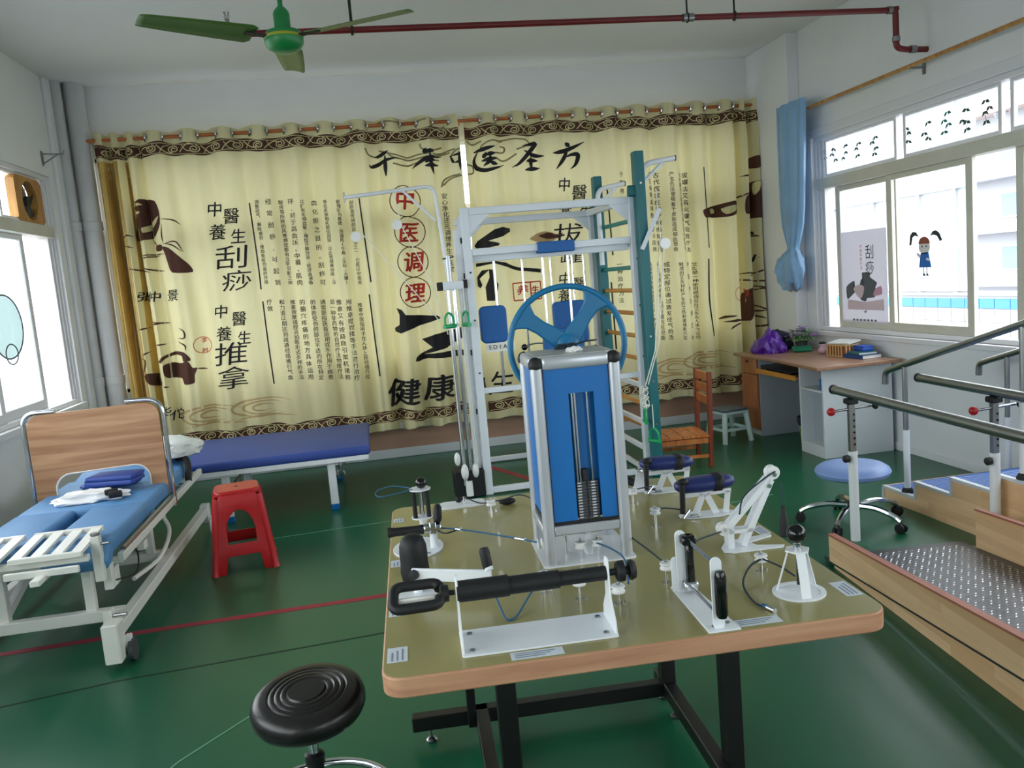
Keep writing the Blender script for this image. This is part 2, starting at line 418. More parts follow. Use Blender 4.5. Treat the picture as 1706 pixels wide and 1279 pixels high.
window('window_5', 'x', YF-.01, (1.2, 3.2, .9, 2.6), 2.15, [(1.3, 2.2), (2.15, 3.05)], [(1.3, 2.2), (2.22, 3.05)], 'alu_white', -1)
# corner drain pipes
mat('pipe_grey', (190, 191, 190), .5, var=.05, vscale=5)
for x, y, r, lb in ((-2.19, 7.68, .08, 'thick grey drain pipe in the corner beside the yellow curtain'), (-2.3, 7.58, .045, 'thin grey drain pipe against the left wall')):
    t_ = thing('drain_pipe', lb, 'pipe', (x, y, 0))
    B().cyl((x, y, 0), (x, y, ZC), r, n=20).build('pipe', 'pipe_grey', t_)
    for z in (.95, 2.25): B().lathe([(r+.008, 0), (r+.008, .07), (r, .075)], (x, y, z), n=20).build('collar', 'pipe_grey', t_)
br = thing('curtain_bracket', 'small wire rod bracket on the left wall by the pipes', 'bracket', (XL, 7.2, 2.78))
B().bar((XL+.005, 7.2, 2.73), (XL+.005, 7.2, 2.84), .03, .008, (1, 0, 0)).build('plate', 'dull_metal', br, False)
B().tube([(XL, 7.2, 2.82), (XL+.16, 7.2, 2.81), (XL+.17, 7.2, 2.84)], .006, 6).tube([(XL, 7.2, 2.74), (XL+.12, 7.2, 2.81)], .005, 6).build('arm', 'dull_metal', br)

# ------------------------------------------------------------------ outside
mat('tile_white', (186, 184, 180), .5); mat('tile_blue', (70, 140, 186), .5); mat('ext_white', (176, 178, 184), .8); mat('ext_yellow', (222, 176, 80), .6)
mat('ext_window', (120, 140, 172), .2); mat('ext_grey', (150, 152, 160), .7); mat('ext_pink', (214, 190, 186), .7); mat('ground_grey', (150, 150, 148), .9)
struct(B().bb(-60, 80, -40, 70, -4.2, -4).build('ground', 'ground_grey', smooth=False))
pw = thing('parapet_wall', 'white tiled wall with a blue band outside the right window', 'wall', (7, 8, -4))
B().bb(7.0, 7.25, 2, 14, -4, .9).build('core', 'ext_white', pw, False)
for k in range(28):
    y0 = 5.6+.24*k
    B().bb(6.985, 7.0, y0+.004, y0+.236, .752, .862, .002).build('blue_tile', 'tile_blue', pw, False)
    for j in range(3): B().bb(6.985, 7.0, y0+.004, y0+.236, .744-.155*(j+1), .74-.155*j, .002).build('tile', 'tile_white', pw, False)
B().bb(6.97, 7.27, 2, 14, .9, .93).build('coping', 'ext_white', pw, False)
B().bb(6.95, 7.0, 5.6, 14, .08, .2).build('ledge', 'ext_yellow', pw, False)
eb = thing('enclosed_balcony', 'white framed balcony glazing above the blue tile band', 'balcony', (7.1, 10.5, .93))
for y in (8.98, 9.24, 9.92, 10.9, 11.9, 12.9): B().bb(7.08, 7.16, y-.035, y+.035, .93, 3.3).build('post', 'ext_white', eb, False)
for z in (.97, 2.2, 3.27): B().bb(7.07, 7.17, 8.98, 12.9, z-.03, z+.03).build('rail', 'ext_white', eb, False)
B().bb(7.115, 7.12, 8.98, 12.9, .97, 3.27).build('glazing', 'pane_frost', eb, False)
for k, (x0, yy0, yy1, z0, nf, lb, wm) in enumerate(((14, 8, 17.9, -4, 5, 'pale apartment block with blue windows seen through the right window', 'ext_window'), (20, 21, 34, -4, 6, 'distant white apartment tower left of the nearer block outside', 'ext_grey'))):
    ab = thing('apartment_building', lb, 'building', (x0+2, (yy0+yy1)/2, z0))
    top = 4.2 if k == 0 else 11
    B().bb(x0, x0+5, yy0, yy1, z0, top).build('walls', 'ext_white', ab, False)
    for f_ in range(-1, nf):
        zf = .55+1.15*f_*(1.0 if k == 0 else 1.9)
        if zf+.7 > top: continue
        B().bb(x0-.5, x0, yy0, yy1, zf-.06, zf+.2).build('balcony', 'ext_white', ab, False)
        for j in range(int((yy1-yy0)/1.25)):
            y0 = yy0+.3+1.25*j
            wi = B().bb(x0-.03, x0+.02, y0, y0+.95, zf+.26, zf+.82).build('window', 'alu_white', ab, False)
            B().bb(x0-.04, x0-.03, y0+.05, y0+.9, zf+.3, zf+.78).build('pane', wm, wi, False)
    if k == 0:
        rf = B().prism([(-.4, 0), (5.4, 0), (2.5, 1.2)], yy1-yy0+.6, Matrix.Translation((x0, yy1+.3, top)) @ Matrix.Rotation(R(90), 4, 'X')).build('roof', 'ext_pink', ab, False)
        for j in range(8): B().bar((x0-.4, yy0+1.2*j, top-.1), (x0+1.9, yy0+1.2*j, top+1.1), .06, .12).build('eave_beam', 'ext_grey', rf, False)
# printed artwork of the curtains: world x, z on the cloth
POLYS = [('ink_black', 0, [(0.991, 1.873), (1.059, 1.918), (1.209, 2.007), (1.288, 2.024), (1.365, 2.011), (1.365, 1.98), (1.281, 1.939), (1.149, 1.911), (1.25, 1.88), (1.235, 1.86), (1.052, 1.84)]), ('ink_black', 0, [(0.996, 1.718), (1.197, 1.724), (1.286, 1.704), (1.412, 1.651), (1.614, 1.619), (1.607, 1.585), (1.41, 1.621), (1.283, 1.669), (1.182, 1.706), (0.999, 1.685)]), ('ink_black', 0, [(1.004, 1.593), (1.074, 1.651), (1.141, 1.656), (1.047, 1.577), (1.068, 1.518), (1.046, 1.49), (1.007, 1.514)]), ('ink_black', 0, [(1.132, 1.656), (1.173, 1.649), (1.172, 1.566), (1.204, 1.513), (1.192, 1.45), (1.17, 1.419), (1.161, 1.366), (1.094, 1.372), (1.092, 1.497), (1.132, 1.582)]), ('ink_black', 0, [(0.266, 1.382), (0.309, 1.361), (0.338, 1.313), (0.325, 1.214), (0.627, 1.281), (0.653, 1.256), (0.329, 1.168), (0.282, 1.151), (0.239, 1.172), (0.236, 1.203), (0.277, 1.23), (0.285, 1.318)]), ('ink_black', 0, [(0.469, 1.078), (0.576, 1.113), (0.764, 1.142), (0.907, 1.18), (0.927, 1.144), (0.826, 1.061), (0.69, 0.981), (0.561, 0.959), (0.479, 0.942), (0.722, 0.949), (0.91, 0.959), (0.917, 0.912), (0.716, 0.889), (0.509, 0.904), (0.426, 0.88), (0.387, 0.89), (0.402, 0.923), (0.553, 1.0), (0.598, 1.042)]), ('ink_brown', 0, [(-1.81, 2.463), (-1.742, 2.482), (-1.659, 2.458), (-1.632, 2.371), (-1.638, 2.266), (-1.691, 2.174), (-1.756, 2.14), (-1.858, 2.143), (-1.844, 2.281), (-1.795, 2.309), (-1.847, 2.339), (-1.777, 2.371), (-1.849, 2.418)]), ('ink_cream', 1, [(-1.785, 2.234), (-1.741, 2.258), (-1.644, 2.335), (-1.673, 2.274), (-1.726, 2.22), (-1.774, 2.197)]), ('ink_cream', 1, [(-1.845, 2.449), (-1.777, 2.445), (-1.759, 2.428), (-1.849, 2.423)]), ('ink_cream', 1, [(-1.842, 2.386), (-1.776, 2.373), (-1.799, 2.357), (-1.846, 2.355)]), ('ink_brown', 0, [(-1.647, 2.075), (-1.593, 2.06), (-1.511, 1.974), (-1.448, 1.899), (-1.436, 1.844), (-1.589, 1.851), (-1.618, 1.945), (-1.63, 2.01)]), ('ink_brown', 0, [(-1.702, 2.09), (-1.65, 2.092), (-1.652, 2.044), (-1.708, 2.043)]), ('ink_brown', 0, [(-1.796, 1.105), (-1.751, 1.15), (-1.664, 1.18), (-1.581, 1.169), (-1.538, 1.118), (-1.537, 1.09), (-1.597, 1.09), (-1.596, 1.134), (-1.657, 1.151), (-1.732, 1.132), (-1.779, 1.092)]), ('ink_brown', 0, [(-1.761, 1.068), (-1.712, 1.086), (-1.614, 1.076), (-1.581, 1.089), (-1.551, 1.08), (-1.526, 1.028), (-1.489, 1.024), (-1.519, 0.955), (-1.527, 0.895), (-1.612, 0.889), (-1.626, 0.944), (-1.734, 0.955), (-1.761, 0.991)]), ('ink_brown', 0, [(-1.916, 0.996), (-1.893, 1.018), (-1.833, 0.999), (-1.797, 0.956), (-1.794, 0.901), (-1.847, 0.893), (-1.903, 0.94)]), ('ink_brown', 0, [(3.721, 2.491), (3.771, 2.506), (3.8, 2.472), (3.792, 2.427), (3.827, 2.425), (3.765, 2.388), (3.721, 2.404)]), ('ink_brown', 0, [(3.625, 2.098), (3.663, 2.165), (3.704, 2.18), (3.708, 2.258), (3.759, 2.273), (3.858, 2.249), (3.862, 2.138), (3.847, 1.939), (3.701, 1.931), (3.692, 1.964), (3.623, 1.978)]), ('ink_cream', 1, [(3.733, 2.257), (3.779, 2.263), (3.764, 2.181), (3.732, 2.146)]), ('ink_cream', 1, [(3.787, 2.235), (3.846, 2.212), (3.822, 2.14), (3.793, 2.151)]), ('ink_brown', 0, [(3.198, 2.036), (3.25, 2.055), (3.35, 2.076), (3.51, 2.102), (3.549, 2.09), (3.534, 1.985), (3.452, 1.958), (3.304, 1.969), (3.216, 1.966)]), ('ink_cream', 1, [(3.279, 2.04), (3.349, 2.053), (3.356, 2.007), (3.297, 2.006)]), ('ink_cream', 1, [(3.398, 2.04), (3.528, 2.064), (3.52, 2.009), (3.434, 1.983)]), ('ink_brown', 0, [(3.592, 1.225), (3.661, 1.276), (3.662, 1.105), (3.629, 0.975), (3.572, 0.957), (3.583, 1.056)]), ('ink_brown', 0, [(3.352, 0.991), (3.389, 1.026), (3.48, 1.022), (3.408, 1.005)]), ('ink_brown', 0, [(3.376, 0.965), (3.468, 0.99), (3.538, 0.974), (3.466, 0.962)]), ('ink_brown', 0, [(3.655, 0.877), (3.769, 0.919), (3.831, 0.918), (3.706, 0.882)]), ('ink_faint', 0, [(1.525, 1.895), (1.595, 1.94), (1.688, 1.959), (1.778, 1.927), (1.803, 1.899), (1.747, 1.865), (1.614, 1.862)]), ('ink_brown', 1, [(1.619, 1.919), (1.714, 1.944), (1.778, 1.92), (1.845, 1.928), (1.803, 1.899), (1.722, 1.886)])]
LINES = [('ink_black', 0.012, [(-0.897, 2.394), (-0.885, 1.865), (-0.886, 1.647)]), ('ink_black', 0.012, [(-0.883, 1.543), (-0.88, 1.185), (-0.872, 0.812)]), ('ink_black', 0.012, [(0.038, 2.365), (0.051, 2.0), (0.065, 1.629)]), ('ink_black', 0.012, [(0.038, 1.525), (0.046, 1.149), (0.057, 0.79)]), ('ink_black', 0.012, [(3.227, 2.43), (3.235, 1.683)]), ('ink_black', 0.012, [(3.223, 1.582), (3.212, 1.19), (3.24, 0.842)]), ('ink_black', 0.012, [(2.295, 2.31), (2.307, 1.689)]), ('ink_black', 0.012, [(2.278, 1.441), (2.284, 0.809)]), ('ink_brown', 0.012, [(-1.632, 2.308), (-1.532, 2.29), (-1.481, 2.249)]), ('ink_brown', 0.012, [(-1.626, 2.265), (-1.638, 2.171), (-1.634, 2.101)]), ('ink_brown', 0.012, [(-1.634, 2.101), (-1.559, 2.079), (-1.495, 2.021)]), ('ink_brown', 0.012, [(-1.634, 2.096), (-1.535, 2.109), (-1.485, 2.02)]), ('ink_brown', 0.012, [(-1.735, 2.146), (-1.692, 2.09)]), ('ink_brown', 0.012, [(-1.835, 2.01), (-1.743, 2.014), (-1.63, 2.015)]), ('ink_brown', 0.012, [(-1.838, 1.989), (-1.672, 2.003)]), ('ink_brown', 0.012, [(-1.936, 2.161), (-1.908, 2.186), (-1.868, 2.177)]), ('ink_brown', 0.012, [(-1.935, 2.098), (-1.876, 2.083)]), ('ink_brown', 0.014, [(-1.836, 1.91), (-1.758, 1.888), (-1.652, 1.869)]), ('ink_brown', 0.014, [(-1.938, 1.913), (-1.849, 1.89), (-1.76, 1.867)]), ('ink_brown', 0.014, [(-1.82, 1.451), (-1.745, 1.434), (-1.668, 1.426)]), ('ink_brown', 0.014, [(-1.824, 1.425), (-1.725, 1.432)]), ('ink_brown', 0.014, [(-1.916, 1.39), (-1.842, 1.405)]), ('ink_brown', 0.014, [(-1.601, 1.382), (-1.559, 1.345), (-1.561, 1.29), (-1.618, 1.29)]), ('ink_brown', 0.014, [(-1.622, 1.263), (-1.564, 1.225), (-1.564, 1.181)]), ('ink_brown', 0.014, [(-1.495, 1.019), (-1.418, 1.002)]), ('ink_brown', 0.014, [(-1.811, 1.249), (-1.717, 1.251)]), ('ink_brown', 0.014, [(-1.785, 0.889), (-1.739, 0.881)]), ('ink_brown', 0.014, [(-1.917, 1.15), (-1.895, 1.115), (-1.927, 0.997)]), ('ink_brown', 0.014, [(-1.859, 1.199), (-1.914, 1.172)]), ('ink_brown', 0.016, [(3.556, 1.403), (3.623, 1.416), (3.662, 1.399), (3.621, 1.383)]), ('ink_brown', 0.016, [(3.559, 1.36), (3.649, 1.339)]), ('ink_brown', 0.016, [(3.668, 1.502), (3.662, 1.389), (3.661, 1.276)]), ('ink_brown', 0.016, [(3.687, 1.387), (3.755, 1.429), (3.841, 1.431)]), ('ink_brown', 0.016, [(3.679, 1.331), (3.76, 1.329), (3.82, 1.31)]), ('ink_brown', 0.016, [(3.687, 1.293), (3.767, 1.267), (3.843, 1.265)]), ('ink_brown', 0.016, [(3.683, 1.227), (3.746, 1.259), (3.795, 1.227), (3.824, 1.186)]), ('ink_brown', 0.016, [(3.678, 1.132), (3.746, 1.069), (3.807, 1.05), (3.844, 1.089)]), ('ink_brown', 0.016, [(3.673, 1.038), (3.766, 1.048)]), ('ink_brown', 0.016, [(3.761, 1.163), (3.801, 1.131), (3.842, 1.146)]), ('ink_brown', 0.016, [(3.573, 1.151), (3.584, 1.084)]), ('ink_brown', 0.016, [(3.417, 0.89), (3.454, 0.929), (3.572, 0.957)]), ('ink_brown', 0.016, [(3.656, 1.006), (3.689, 0.951), (3.718, 0.91)]), ('ink_brown', 0.016, [(3.593, 1.235), (3.635, 1.269)]), ('ink_brown', 0.016, [(3.692, 1.008), (3.761, 0.968)]), ('ink_brown', 0.016, [(3.697, 1.771), (3.752, 1.753)]), ('ink_brown', 0.016, [(3.698, 1.78), (3.694, 1.706)]), ('ink_brown', 0.016, [(3.833, 1.77), (3.822, 1.738)]), ('ink_brown', 0.016, [(3.541, 2.122), (3.612, 2.145), (3.684, 2.177)]), ('ink_brown', 0.016, [(3.607, 2.324), (3.652, 2.326), (3.696, 2.314)]), ('ink_brown', 0.016, [(3.663, 2.344), (3.68, 2.297)]), ('ink_brown', 0.016, [(3.817, 2.416), (3.834, 2.36)]), ('ink_line', 0.014, [(0.134, 2.786), (0.161, 2.731), (0.247, 2.709)]), ('ink_line', 0.014, [(0.253, 2.768), (0.316, 2.738), (0.467, 2.696), (0.613, 2.709), (0.782, 2.71), (0.92, 2.735)]), ('ink_line', 0.014, [(0.316, 2.743), (0.377, 2.69), (0.52, 2.671), (0.667, 2.684), (0.872, 2.705)]), ('ink_line', 0.014, [(0.361, 2.642), (0.459, 2.62), (0.607, 2.644), (0.777, 2.655)]), ('ink_line', 0.014, [(0.611, 2.797), (0.629, 2.752), (0.717, 2.741), (0.81, 2.763)]), ('ink_line', 0.014, [(0.776, 2.418), (0.817, 2.487), (0.945, 2.513)]), ('ink_line', 0.014, [(0.232, 2.991), (0.322, 3.008), (0.441, 2.991)]), ('ink_line', 0.014, [(0.591, 2.939), (0.619, 2.992), (0.688, 3.01)]), ('ink_line', 0.014, [(-0.038, 2.914), (0.097, 2.95)]), ('ink_line', 0.014, [(0.716, 2.954), (0.757, 2.919), (0.849, 2.936)]), ('ink_line', 0.014, [(1.032, 2.803), (1.09, 2.77), (1.163, 2.791)]), ('ink_line', 0.014, [(1.146, 2.708), (1.17, 2.756), (1.255, 2.791), (1.356, 2.78)]), ('ink_line', 0.014, [(1.337, 2.791), (1.461, 2.794), (1.563, 2.778), (1.595, 2.737), (1.473, 2.699)]), ('ink_line', 0.014, [(1.333, 2.742), (1.372, 2.725), (1.358, 2.686), (1.266, 2.682)]), ('ink_line', 0.014, [(1.47, 2.66), (1.362, 2.612), (1.262, 2.642)]), ('ink_line', 0.014, [(1.013, 2.598), (1.073, 2.585), (1.073, 2.526), (1.005, 2.51)]), ('ink_line', 0.014, [(0.796, 2.435), (0.861, 2.48), (0.984, 2.502), (1.137, 2.502), (1.147, 2.551)]), ('ink_line', 0.014, [(0.989, 2.442), (1.152, 2.436), (1.288, 2.472), (1.31, 2.54)]), ('ink_line', 0.014, [(0.878, 2.665), (0.891, 2.694), (0.945, 2.73), (1.057, 2.743)])]
COLS = [('ink_black', '刮痧是传统的自然疗法之一,它是以中医皮', -0.033, 2.339, 0.039, 0.052, 0.0), ('ink_black', '部理论为基础,用器具(牛角、玉石、火罐)', -0.146, 2.347, 0.0369, 0.052, 0.0), ('ink_black', '等在皮肤相关部位刮拭,以达到疏通经络、活', -0.258, 2.355, 0.0368, 0.052, 0.0), ('ink_black', '血化瘀之目的。刮痧可', -0.355, 2.361, 0.0776, 0.052, 0.0), ('ink_black', '以扩张毛细血管,增加汗腺分泌,促进血液循', -0.451, 2.368, 0.0367, 0.052, 0.0), ('ink_black', '环,对于高血压、中暑、肌肉', -0.547, 2.375, 0.058, 0.052, 0.0), ('ink_black', '酸疼等所致的风寒痹症都有立竿见影之效', -0.633, 2.38, 0.0408, 0.052, 0.0), ('ink_black', '经常刮痧,可起到', -0.733, 2.387, 0.0989, 0.052, 0.0), ('ink_black', '调整经气,解除疲劳,增加免疫功能的作用', -0.832, 2.394, 0.0383, 0.052, 0.0), ('ink_black', '推拿中医指用手在人体上按经络穴位', -0.051, 1.437, 0.0433, 0.052, 0.0), ('ink_black', '用推拿提捏揉等手法进行治疗', -0.147, 1.472, 0.0562, 0.052, 0.0), ('ink_black', '推拿又有按跷跷引案杌诸称', -0.23, 1.479, 0.061, 0.052, 0.0), ('ink_black', '是一种非药物的自然疗法物理疗法', -0.292, 1.485, 0.0479, 0.052, 0.0), ('ink_black', '通常是指医者运用双手作用于病患', -0.375, 1.492, 0.0478, 0.052, 0.0), ('ink_black', '的体表受伤的部位不适的所在特定', -0.457, 1.5, 0.0479, 0.052, 0.0), ('ink_black', '的腧穴疼痛的地方具体运用', -0.549, 1.508, 0.0607, 0.052, 0.0), ('ink_black', '推拿按摩揉捏点拍等形式多样的手法', -0.631, 1.515, 0.0444, 0.052, 0.0), ('ink_black', '和力道以期达到疏通经络推行气血', -0.722, 1.523, 0.0474, 0.052, 0.0), ('ink_black', '疗效', -0.828, 1.533, 0.058, 0.052, 0.0), ('ink_black', '拔罐法又名火罐气吸筒疗法', 3.075, 2.379, 0.0632, 0.052, 0.0), ('ink_black', '以杯罐作工具借热力排去其中的空气', 3.016, 2.383, 0.0463, 0.052, 0.0), ('ink_black', '产生负压使吸着于皮肤造成郁血现象', 2.911, 2.39, 0.0462, 0.052, 0.0), ('ink_black', '古代医家在治疗疮疡脓肿时', 2.794, 2.397, 0.0628, 0.052, 0.0), ('ink_black', '用它来吸血排脓又扩大应用', 2.718, 2.402, 0.0627, 0.052, 0.0), ('ink_black', '于肺痨风湿', 2.441, 2.42, 0.0755, 0.052, 0.0), ('ink_black', '艾灸是一种使用燃烧后的艾条灸人体穴位的', 3.118, 1.54, 0.0388, 0.052, 0.0), ('ink_black', '中医疗法用艾叶', 3.041, 1.546, 0.1162, 0.052, 0.0), ('ink_black', '制成的艾灸材料产生的艾热刺激体表穴位', 2.951, 1.553, 0.041, 0.052, 0.0), ('ink_black', '或特定部位通过激发经气的活', 2.839, 1.562, 0.0579, 0.052, 0.0), ('ink_black', '动来调整人体紊乱的生理生化功能', 2.75, 1.57, 0.0496, 0.052, 0.0), ('ink_black', '从而达到防病治病目的的一种治疗方法', 2.656, 1.577, 0.0433, 0.052, 0.0), ('ink_black', '一种治疗方法', 2.359, 1.601, 0.0672, 0.052, 0.0), ('ink_black', '中', -1.185, 2.358, 0.0, 0.14, 0.012), ('ink_black', '醫', -1.055, 2.288, 0.0, 0.15, 0.012), ('ink_black', '養', -1.184, 2.165, 0.0, 0.15, 0.012), ('ink_black', '生', -1.016, 2.117, 0.0, 0.14, 0.012), ('ink_black', '刮', -1.097, 1.944, 0.0, 0.26, 0.012), ('ink_black', '痧', -1.076, 1.741, 0.0, 0.23, 0.012), ('ink_black', '中', -1.238, 1.486, 0.0, 0.13, 0.012), ('ink_black', '醫', -1.096, 1.411, 0.0, 0.14, 0.012), ('ink_black', '養', -1.237, 1.293, 0.0, 0.14, 0.012), ('ink_black', '生', -1.071, 1.246, 0.0, 0.13, 0.012), ('ink_black', '推', -1.198, 1.116, 0.0, 0.26, 0.012), ('ink_black', '拿', -1.203, 0.905, 0.0, 0.25, 0.012), ('ink_black', '張', -1.846, 1.669, 0.0, 0.09, 0.012), ('ink_black', '仲', -1.769, 1.662, 0.0, 0.1, 0.012), ('ink_black', '景', -1.613, 1.659, 0.0, 0.11, 0.012), ('ink_black', '华', -1.801, 0.663, 0.0, 0.12, 0.012), ('ink_black', '佗', -1.705, 0.636, 0.0, 0.11, 0.012), ('ink_black', '中', 1.896, 2.363, 0.0, 0.14, 0.012), ('ink_black', '醫', 2.031, 2.284, 0.0, 0.15, 0.012), ('ink_black', '養', 1.891, 2.158, 0.0, 0.14, 0.012), ('ink_black', '生', 2.074, 2.107, 0.0, 0.13, 0.012), ('ink_black', '拔', 1.894, 1.913, 0.0, 0.26, 0.012), ('ink_black', '罐', 1.907, 1.721, 0.0, 0.2, 0.012), ('ink_black', '中', 1.828, 1.512, 0.0, 0.13, 0.012), ('ink_black', '醫', 1.966, 1.456, 0.0, 0.13, 0.012), ('ink_black', '養', 1.815, 1.358, 0.0, 0.13, 0.012), ('ink_black', '健', 0.261, 0.62, 0.0, 0.27, 0.03), ('ink_black', '康', 0.595, 0.628, 0.0, 0.26, 0.03), ('ink_black', '人', 0.986, 0.587, 0.0, 0.2, 0.03), ('ink_black', '生', 1.168, 0.618, 0.0, 0.24, 0.03), ('ink_red', '中', 0.438, 2.328, 0.0, 0.2, 0.03), ('ink_red', '医', 0.446, 2.038, 0.0, 0.2, 0.03), ('ink_red', '调', 0.458, 1.777, 0.0, 0.2, 0.03), ('ink_red', '理', 0.446, 1.5, 0.0, 0.2, 0.03), ('ink_black', '安心净化还元调理养生中医堂', 0.792, 2.34, 0.0545, 0.06, 0.01), ('ink_black', '孙', 3.691, 1.789, 0.0, 0.08, 0), ('ink_black', '针', 3.703, 1.549, 0.0, 0.08, 0), ('ink_red', '李', -1.417, 1.253, 0.0, 0.05, 0.02), ('ink_red', '时', -1.418, 1.164, 0.0, 0.05, 0.02), ('ink_red', '养', 1.431, 1.442, 0.0, 0.1, 0.03), ('ink_red', '生', 1.538, 1.438, 0.0, 0.08, 0.03)]
CIRC = [('ink_brown', (0.437, 2.312), 0.135, 0.008), ('ink_brown', (0.452, 2.043), 0.135, 0.008), ('ink_brown', (0.452, 1.778), 0.135, 0.008), ('ink_brown', (0.447, 1.505), 0.135, 0.008), ('ink_red', (-1.427, 1.212), 0.07, 0.006), ('ink_red', (3.538, 1.225), 0.07, 0.006)]
BRUSH = [('千', (0.287, 2.649), 0.26), ('年', (0.666, 2.641), 0.27), ('中', (0.949, 2.629), 0.2), ('医', (1.22, 2.634), 0.28), ('圣', (1.576, 2.623), 0.3), ('方', (1.955, 2.611), 0.3)]
SEAL = [(1.347, 1.509), (1.593, 1.35)]
# ------------------------------------------------------------------ printed curtains
YC = 7.64; CX0, CX1, CXM = -2.09, 3.94, 1.0
_PH = []
def _freq(x):
    f = 2*PI/.283
    if x < -1.72: f *= 2.3
    if x > 3.55: f *= 2.2
    return f
_x = CX0-.1; _p = 0
while _x < CX1+.2: _PH.append(_p); _p += _freq(_x)*.005; _x += .005
def phase(x):
    t = (x-CX0+.1)/.005; i = max(0, min(len(_PH)-2, int(t))); return _PH[i] + (_PH[i+1]-_PH[i])*(t-i)
def F(x, z):
    top = max(0, min(1, (z-1.2)/1.8)); ph = phase(x)
    edge = 1.5 if (x < -1.72 or x > 3.55) else 1
    a = (.043 + .018*math.sin(2.1*x+.7) + .02*(1-top)*math.sin(3.7*x+1.3*z))*edge
    if z > 2.7: a += (.036-a)*min(1, (z-2.7)/.22)
    ph2 = ph + (1-top)*(.9*math.sin(1.7*x+.6*z)+.5*math.sin(4.1*x-1.1*z))
    y = YC - a*(math.sin(ph2)+.22*math.sin(2*ph2+1.1+.4*z)+.1*math.sin(3.3*ph2+2*x)) + .012*(1-top)*math.sin(ph2*.5+x)
    return y
def mclth():
    m = mat('curtain_cloth', (216, 208, 164), .8, var=.05, vscale=6, bump=.12, bscale=160, stretch=(1, 1, .4), sheen=.1, trans=.16)
mclth()
def curtain(name, x0, x1, label):
    root = thing(name, label, 'curtain', ((x0+x1)/2, YC, .29), group='printed curtains on the back wall')
    b = B(); nx = int((x1-x0)/.0125); nz = 44; V = []
    for j in range(nz+1):
        z = .285+(3.03-.285)*j/nz; row = []
        for i in range(nx+1):
            x = x0+(x1-x0)*i/nx; zz = z + (.012*math.sin(phase(x)) if j == 0 else (.01*math.sin(phase(x)*1.0+.6) if j == nz else 0))
            k_ = 1-min(1, max(0, (z-1.75)/.5)); ed = min(1, max(0, 1-(abs(x-CXM)-.03)/.06))
            xx = x + (.022 if x < CXM else -.022)*k_*ed
            row.append(b.bm.verts.new((xx, F(x, z), zz)))
        V.append(row)
    for j in range(nz):
        for i in range(nx): b.bm.faces.new((V[j][i], V[j][i+1], V[j+1][i+1], V[j+1][i]))
    cl = b.build('cloth', 'curtain_cloth', root, angle=80)
    # grommets where the cloth crosses the rod
    x = x0+.02; prev = math.sin(phase(x))
    while x < x1-.02:
        x += .004; cur = math.sin(phase(x))
        if cur*prev < 0 and -1.75 < x < 3.6:
            B().torus((x, YC, 2.978), .031, .0095, (1, .25, 0), 16, 6).build('grommet', 'chrome', root)
        prev = cur
    return root
cl1 = curtain('printed_curtain', CX0, CXM-.035, 'left yellow printed curtain with brown scroll border and red circled characters')
cl2 = curtain('printed_curtain', CXM+.015, CX1, 'right yellow printed curtain half hidden behind the white frame and wall bars')
# rod
rod = thing('curtain_rod', 'brown wooden curtain rod across the back wall', 'curtain rod', (.9, YC, 2.978))
B().cyl((CX0-.06, YC, 2.978), (CX1-.02, YC, 2.978), .0155, n=12).build('pole', 'rod_wood', rod)
for x in (CX0-.02, .985, 3.7): B().bar((x, YC, 2.978), (x, YB, 2.978), .02, .03).build('bracket', 'rod_wood' if x == .985 else 'dull_metal', rod, False)
def on(par, b, name, mt, off, cut=0):
    if cut:
        xs = [v.co.x for v in b.bm.verts]; k = math.ceil(min(xs)/cut)
        while k*cut < max(xs):
            bmesh.ops.bisect_plane(b.bm, geom=list(b.bm.verts)+list(b.bm.edges)+list(b.bm.faces), plane_co=(k*cut, 0, 0), plane_no=(1, 0, 0)); k += 1
        zs = [v.co.z for v in b.bm.verts]; k = math.ceil(min(zs)/.12)
        while k*.12 < max(zs):
            bmesh.ops.bisect_plane(b.bm, geom=list(b.bm.verts)+list(b.bm.edges)+list(b.bm.faces), plane_co=(0, 0, k*.12), plane_no=(0, 0, 1)); k += 1
    for v in b.bm.verts: v.co.y = F(v.co.x, v.co.z)-off
    return b.build(name, mt, par, False)
SIDE = [0]
def panel(x):
    SIDE[0] = 0 if x < CXM-.01 else 1
    return (cl1, cl2)[SIDE[0]]
def clampx(x): return min(x, CXM-.04) if SIDE[0] == 0 else max(x, CXM+.02)
def ribbon(b, pts, wd, taper=False, n=6):
    P = spline([(p[0], 0, p[1]) for p in pts], n) if len(pts) > 2 else [Vector((pts[0][0], 0, pts[0][1])).lerp(Vector((pts[1][0], 0, pts[1][1])), t/12) for t in range(13)]
    prev = None; N_ = len(P)
    for i, p in enumerate(P):
        d = (P[min(i+1, N_-1)]-P[max(i-1, 0)]); d = d.normalized() if d.length > 1e-9 else Vector((1, 0, 0))
        w_ = (wd if not isinstance(wd, list) else wd[min(len(wd)-1, i*len(wd)//N_)])/2
        if taper: w_ *= max(.15, math.sin(PI*(i+.5)/N_))
        nn = Vector((-d.z, 0, d.x))*w_
        a, c = p+nn, p-nn
        cur = (b.bm.verts.new((clampx(a.x), 0, a.z)), b.bm.verts.new((clampx(c.x), 0, c.z)))
        if prev: b.bm.faces.new((prev[0], cur[0], cur[1], prev[1]))
        prev = cur
